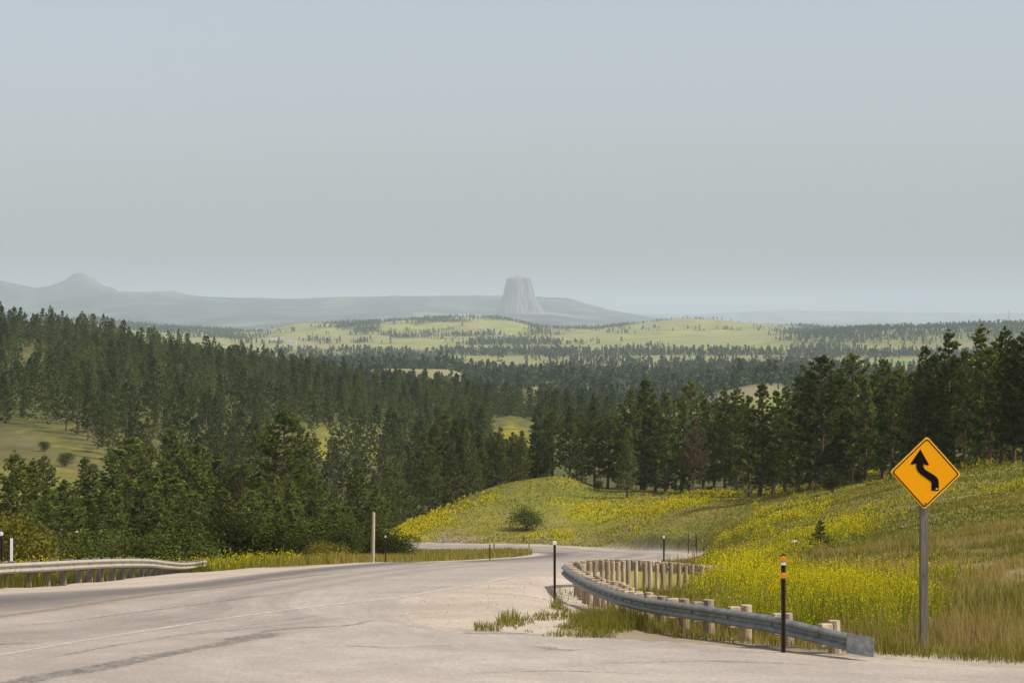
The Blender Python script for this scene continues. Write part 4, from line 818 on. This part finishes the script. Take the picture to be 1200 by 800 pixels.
def delineator(u, vt, vb, Y, label, r=None, top='white', amber=False, on_ground=True, wide=.05):
    x, y = at(u, Y); zb = zat(vb, Y); g0 = gz(x, y); z = g0 if on_ground else zb; H = zat(vt, Y) - z
    root = thing('marker_post', label, 'marker post', (x, y, z), 0, 'roadside marker posts')
    mb = MB(); s = wide / 2; pf = [(-s, 0), (-s * .45, 0), (-s * .35, s * .8), (s * .35, s * .8), (s * .45, 0), (s, 0), (s, .008), (s * .6, .008), (s * .5, s), (-s * .5, s), (-s * .6, .008), (-s, .008)]
    n = len(pf); V = [(a, b, -.25) for a, b in pf] + [(a, b, H - .02) for a, b in pf]; tr = earclip(pf)
    mb.add(V, [(k, (k + 1) % n, (k + 1) % n + n, k + n) for k in range(n)], [(c, b, a) for a, b, c in tr] + [(a + n, b + n, c + n) for a, b, c in tr]); mb.build('post', M['brown_steel'], root)
    def disc(hz, rad, m, nm):
        mb = MB(); mb.tube([(0, -.004, hz), (0, -.020, hz), (0, -.024, hz)], [rad, rad, rad * .8], 16); mb.build(nm, m, root)
    def plate(hz, w_, h_, m, nm):
        mb = MB(); mb.box((0, -.008, hz), (w_, .012, h_), 0, .004); mb.build(nm, m, root)
    if amber:
        disc(H - .083, .047, M['amber'], 'reflector'); disc(H - .335, .047, M['amber'], 'reflector'); plate(H - .155, wide * 1.02, .045, M['white_refl'], 'white_band')
    elif top == 'white': disc(H - .05, max(.042, .00085 * Y), M['white_refl'], 'reflector')
    elif top == 'cap': plate(H - .06, wide * 1.1, .10, M['white_refl'], 'reflector')
    return root
delineator(918, 648, 756, 38.7, 'brown marker post with two amber reflectors before the guard rail end', amber=True, wide=.07)
delineator(650, 633, 700, 56, 'tall brown marker post with round white reflector at the gravel apron', wide=.055)
delineator(778, 627, 662, 96, 'slim dark marker post with white cap behind the pale wooden rail posts', top='cap', wide=.06, on_ground=True)
delineator(451.7, 627, 661, 124, 'dark marker post with white cap next to the tall cream pole', top='cap', wide=.06)
delineator(574, 637, 656, 172, 'dark marker post in the tan grass wedge before the far curve', top=None, wide=.07)
delineator(620, 635, 648, 245, 'short dark marker post near the tip of the tan grass wedge', top=None, wide=.08)
delineator(579, 636.5, 644, 300, 'stubby dark marker post across the wedge on the far road edge', top=None, wide=.11)
delineator(613, 626, 638.5, 329, 'thin marker post with pale cap below the lone round shrub', top='cap', wide=.10)
delineator(724, 627, 640, 322, 'thin dark marker post on the outer side of the far curve', top=None, wide=.09)
delineator(806.7, 624.5, 641, 262, 'thin brown marker post left of its twin at the road bend', top=None, wide=.08)
delineator(816, 626, 648, 210, 'dark marker post right of its twin where the road bends away', top=None, wide=.075)
delineator(492, 629, 640, 333, 'faint thin marker post at the left end of the far road', top=None, wide=.08)
delineator(1.5, 623, 668, 70, 'dark marker post with a pale reflector at the left picture edge', top='white', wide=.08)
x, y = at(437, 127); z = gz(x, y); root = tag(MB() and thing('wooden_pole', 'tall cream wooden pole standing in the grass before the thicket', 'pole', (x, y, z)), 'tall cream wooden pole standing in the grass before the thicket', 'pole')
mb = MB(); h = zat(600, 127) - z; mb.tube([(0, 0, -.3), (.02, 0, h * .5), (.035, 0, h - .02), (.035, 0, h)], [.085, .08, .075, .06], 10); mb.build('shaft', M['pole_wood'], root)
mb = MB(); mb.tube([(-.10, .1, -.2), (-.09, .1, h * .35), (-.08, .1, h * .62)], [.05, .045, .035], 8); mb.build('brace', M['wood_grey'], root)
x, y = at(13.5, 72); z = gz(x, y); h = zat(630.5, 72) - z; root = thing('marker_stake', 'plain white stake behind the left guard rail', 'stake', (x, y, z))
mb = MB(); mb.box((0, 0, h / 2 - .1), (.075, .03, h + .2), .1, .008); mb.box((0, .02, h * .45), (.03, .014, h * .8), .1); mb.build('stake', M['white'], root)

# ------------------------------------------------------------------ rocks and debris
def stone(u, Y, sx, sz, label, seed):
    g = np.random.default_rng(seed); x, y = at(u, Y); th = np.linspace(0, 2 * math.pi, 13)[:-1]; V = []
    for k, (zz, rr) in enumerate([(-.3, .9), (.15, 1.0), (.6, .8), (.9, .45)]):
        r = rr * g.uniform(.75, 1.15, 12); V += [(math.cos(a) * r[i] * sx, math.sin(a) * r[i] * sx * .6, zz * sz + g.normal() * .05 * sz) for i, a in enumerate(th)]
    V.append((0, 0, sz)); Q = [(k * 12 + i, k * 12 + (i + 1) % 12, k * 12 + 12 + (i + 1) % 12, k * 12 + 12 + i) for k in range(3) for i in range(12)]
    o = link('rock', mk_mesh('rock', V, Q, [(36 + i, 36 + (i + 1) % 12, 48) for i in range(12)]), M['stone'], loc=(x, y, gz(x, y) + .05)); return tag(o, label, 'rock')
stone(930, 165, .36, .13, 'pale rock lying on the meadow left of the sapling', 3)
g = np.random.default_rng(17); X, Y = smp(1500, 41.5, 95, 440, 820); k = (apron(X, Y) > .5) & (road_dist(X, Y) > .05) & (X > -2.3); X, Y = X[k], Y[k]; n_ = len(X)
Z = ground(X, Y); s = g.uniform(.006, .018, n_) * np.interp(Y, [40, 90], [.9, 1.5]); oc = np.array([(1, 0, 0), (0, 1, 0), (-1, 0, 0), (0, -1, 0), (0, 0, .8), (0, 0, -.6)])
V = (np.stack([X, Y, Z + s * .3], 1)[:, None] + oc[None] * s[:, None, None] * g.uniform(.7, 1.3, (n_, 6, 1))).reshape(-1, 3)
T = (np.arange(n_)[:, None, None] * 6 + np.array([(0, 1, 4), (1, 2, 4), (2, 3, 4), (3, 0, 4), (1, 0, 5), (2, 1, 5), (3, 2, 5), (0, 3, 5)])[None]).reshape(-1, 3)
pb = link('gravel', mk_mesh('gravel', V, T=T), simple('pale_gravel', (.43, .36, .29), .95, var=.25, scale=3)); pb['kind'] = 'stuff'; tag(pb, 'loose pale gravel beside the pavement', 'gravel')

# ------------------------------------------------------------------ rock tower far away
def tower():
    Y = 21000.0; px = Y / F; x0, _ = at(607, Y); zb = zat(378, Y); NA = 132; g = np.random.default_rng(23)
    lev = [(378, 34, 38), (371.5, 28.5, 31.5), (366, 25.5, 28.5), (360, 23, 25.6), (355, 20.8, 22.8), (350, 18.6, 20.2), (345, 17, 18.4), (340, 15.8, 17), (335, 14.9, 15.9), (330, 13.9, 14.9), (327.3, 13.1, 14.1), (325.8, 11.9, 12.9), (324.6, 9.6, 10.6), (323.6, 6.4, 7.2), (323, 2.8, 3.2), (322.8, .2, .2)]
    th = np.arange(NA) / NA * 2 * math.pi; col = g.normal(size=NA) * .5 + np.where(np.arange(NA) % 3 == 0, -1.0, .4); V = []; big = sum(g.normal() * .022 * np.cos(th * m + g.uniform(0, 6)) for m in (2, 3, 4, 5, 7))
    sh = np.interp([l[0] for l in lev], [324, 345, 372], [.1, .1, 0])
    for k, (v, rl, rr) in enumerate(lev):
        r = np.where(np.cos(th) < 0, rl, rr); sm = .5 - .5 * np.cos(th); r = rl * sm + rr * (1 - sm); flute = .6 if 326 <= v <= 357 else .45
        r = r * (1 + big * (1 if v < 360 else 1.6)) + col * flute * (1 if rl > 8 else .2) + g.normal(size=NA) * (.2 if v < 350 else .6)
        V += [((r[i] * math.cos(th[i]) + sh[k] * 4) * px, r[i] * math.sin(th[i]) * px * .85, (378 - v) * px) for i in range(NA)]
    Q = [(k * NA + i, k * NA + (i + 1) % NA, k * NA + NA + (i + 1) % NA, k * NA + NA + i) for k in range(len(lev) - 1) for i in range(NA)]
    o = link('rock_tower', mk_mesh('rock_tower', V, Q), M['rock'], loc=(x0, Y, zb)); tag(o, 'huge flat topped grey rock tower with steep fluted sides rising over the hazy hills', 'rock tower')
tower()

# ------------------------------------------------------------------ far farm houses and mast
def house(u, v, Y, wd, hg, label, wall, group=None):
    x, y = at(u, Y); z = gz(x, y); root = thing('farm_house', label, 'house', (x, y, z), random.uniform(-.3, .3), group); dp = wd * .6
    mb = MB(); mb.box((0, 0, hg / 2 - 1), (wd, dp, hg + 2)); mb.build('wall', wall, root)
    mb = MB(); a, b, c = wd / 2 + .4, dp / 2 + .4, hg + .02; V = [(-a, -b, c), (a, -b, c), (a, b, c), (-a, b, c), (-a, 0, c + dp * .4), (a, 0, c + dp * .4)]
    mb.add(V, [(0, 1, 5, 4), (2, 3, 4, 5), (3, 2, 1, 0)], [(0, 4, 3), (1, 2, 5)]); mb.build('roof', M['house_roof'], root)
    for s_ in (-.28, .05, .3): mb = MB(); mb.box((s_ * wd, -dp / 2 - .02, hg * .5), (wd * .1, .08, hg * .35)); mb.build('window', M['glass'], root)
house(580.5, 393, 6900, 9, 5, 'tiny white farm house alone on the pale hillside below the rock tower', M['house_white'])
house(301, 398, 5900, 8, 4, 'tiny white building left of the red farm across the valley', M['house_white'])
house(322, 396, 6000, 26, 5, 'long reddish farm building across the valley on the left', M['house_pink'])
house(342, 397.5, 5850, 20, 4, 'pale farm building right of the long reddish one', M['house_white'])
house(838, 407, 5250, 16, 5, 'red farm house among far trees below the pale round hill', M['house_pink'])
house(884, 440, 3050, 7, 7, 'small white building among the valley pines right of centre', M['house_white'])
x, y = at(1182.5, 6300); z = gz(x, y); root = thing('radio_mast', 'thin radio mast on the wooded ridge at the right', 'mast', (x, y, z)); mh = zat(364, 6300) - z
for k in range(3):
    mb = MB(); a = k * 2.094; mb.tube([(.55 * math.cos(a), .55 * math.sin(a), -1), (.3 * math.cos(a), .3 * math.sin(a), mh)], [.28, .2], 5); mb.build('leg', M['brown_steel'], root)
mb = MB()
for k in range(14):
    za, zc = mh * k / 14, mh * (k + 1) / 14; a, b = (k % 3) * 2.094, ((k + 1) % 3) * 2.094; mb.tube([(.5 * math.cos(a), .5 * math.sin(a), za), (.5 * math.cos(b), .5 * math.sin(b), zc)], [.1, .1], 4)
mb.build('lattice', M['brown_steel'], root)

# ------------------------------------------------------------------ haze: even pale air in one closed box round everything
zlow = min(float(v.co.z) for nme in ('ground', 'valley', 'hills') for v in bpy.data.objects[nme].data.vertices)
mb = MB(); mb.box((0, 28000, (zlow - 1 + 620) / 2), (130000, 66000, 620 - zlow + 1)); m, n, l, b = mat('haze'); n.remove(b)
pvn = node(n, 'ShaderNodeVolumePrincipled'); pvn.inputs['Density'].default_value = HAZE_DENSITY; pvn.inputs['Color'].default_value = (.80, .905, 1.0, 1); pvn.inputs['Anisotropy'].default_value = 0.0
l.new(pvn.outputs[0], n['Material Output'].inputs['Volume']); hz = mb.build('haze', m); hz['kind'] = 'stuff'; tag(hz, 'pale blue summer haze filling the air over the valley', 'haze')
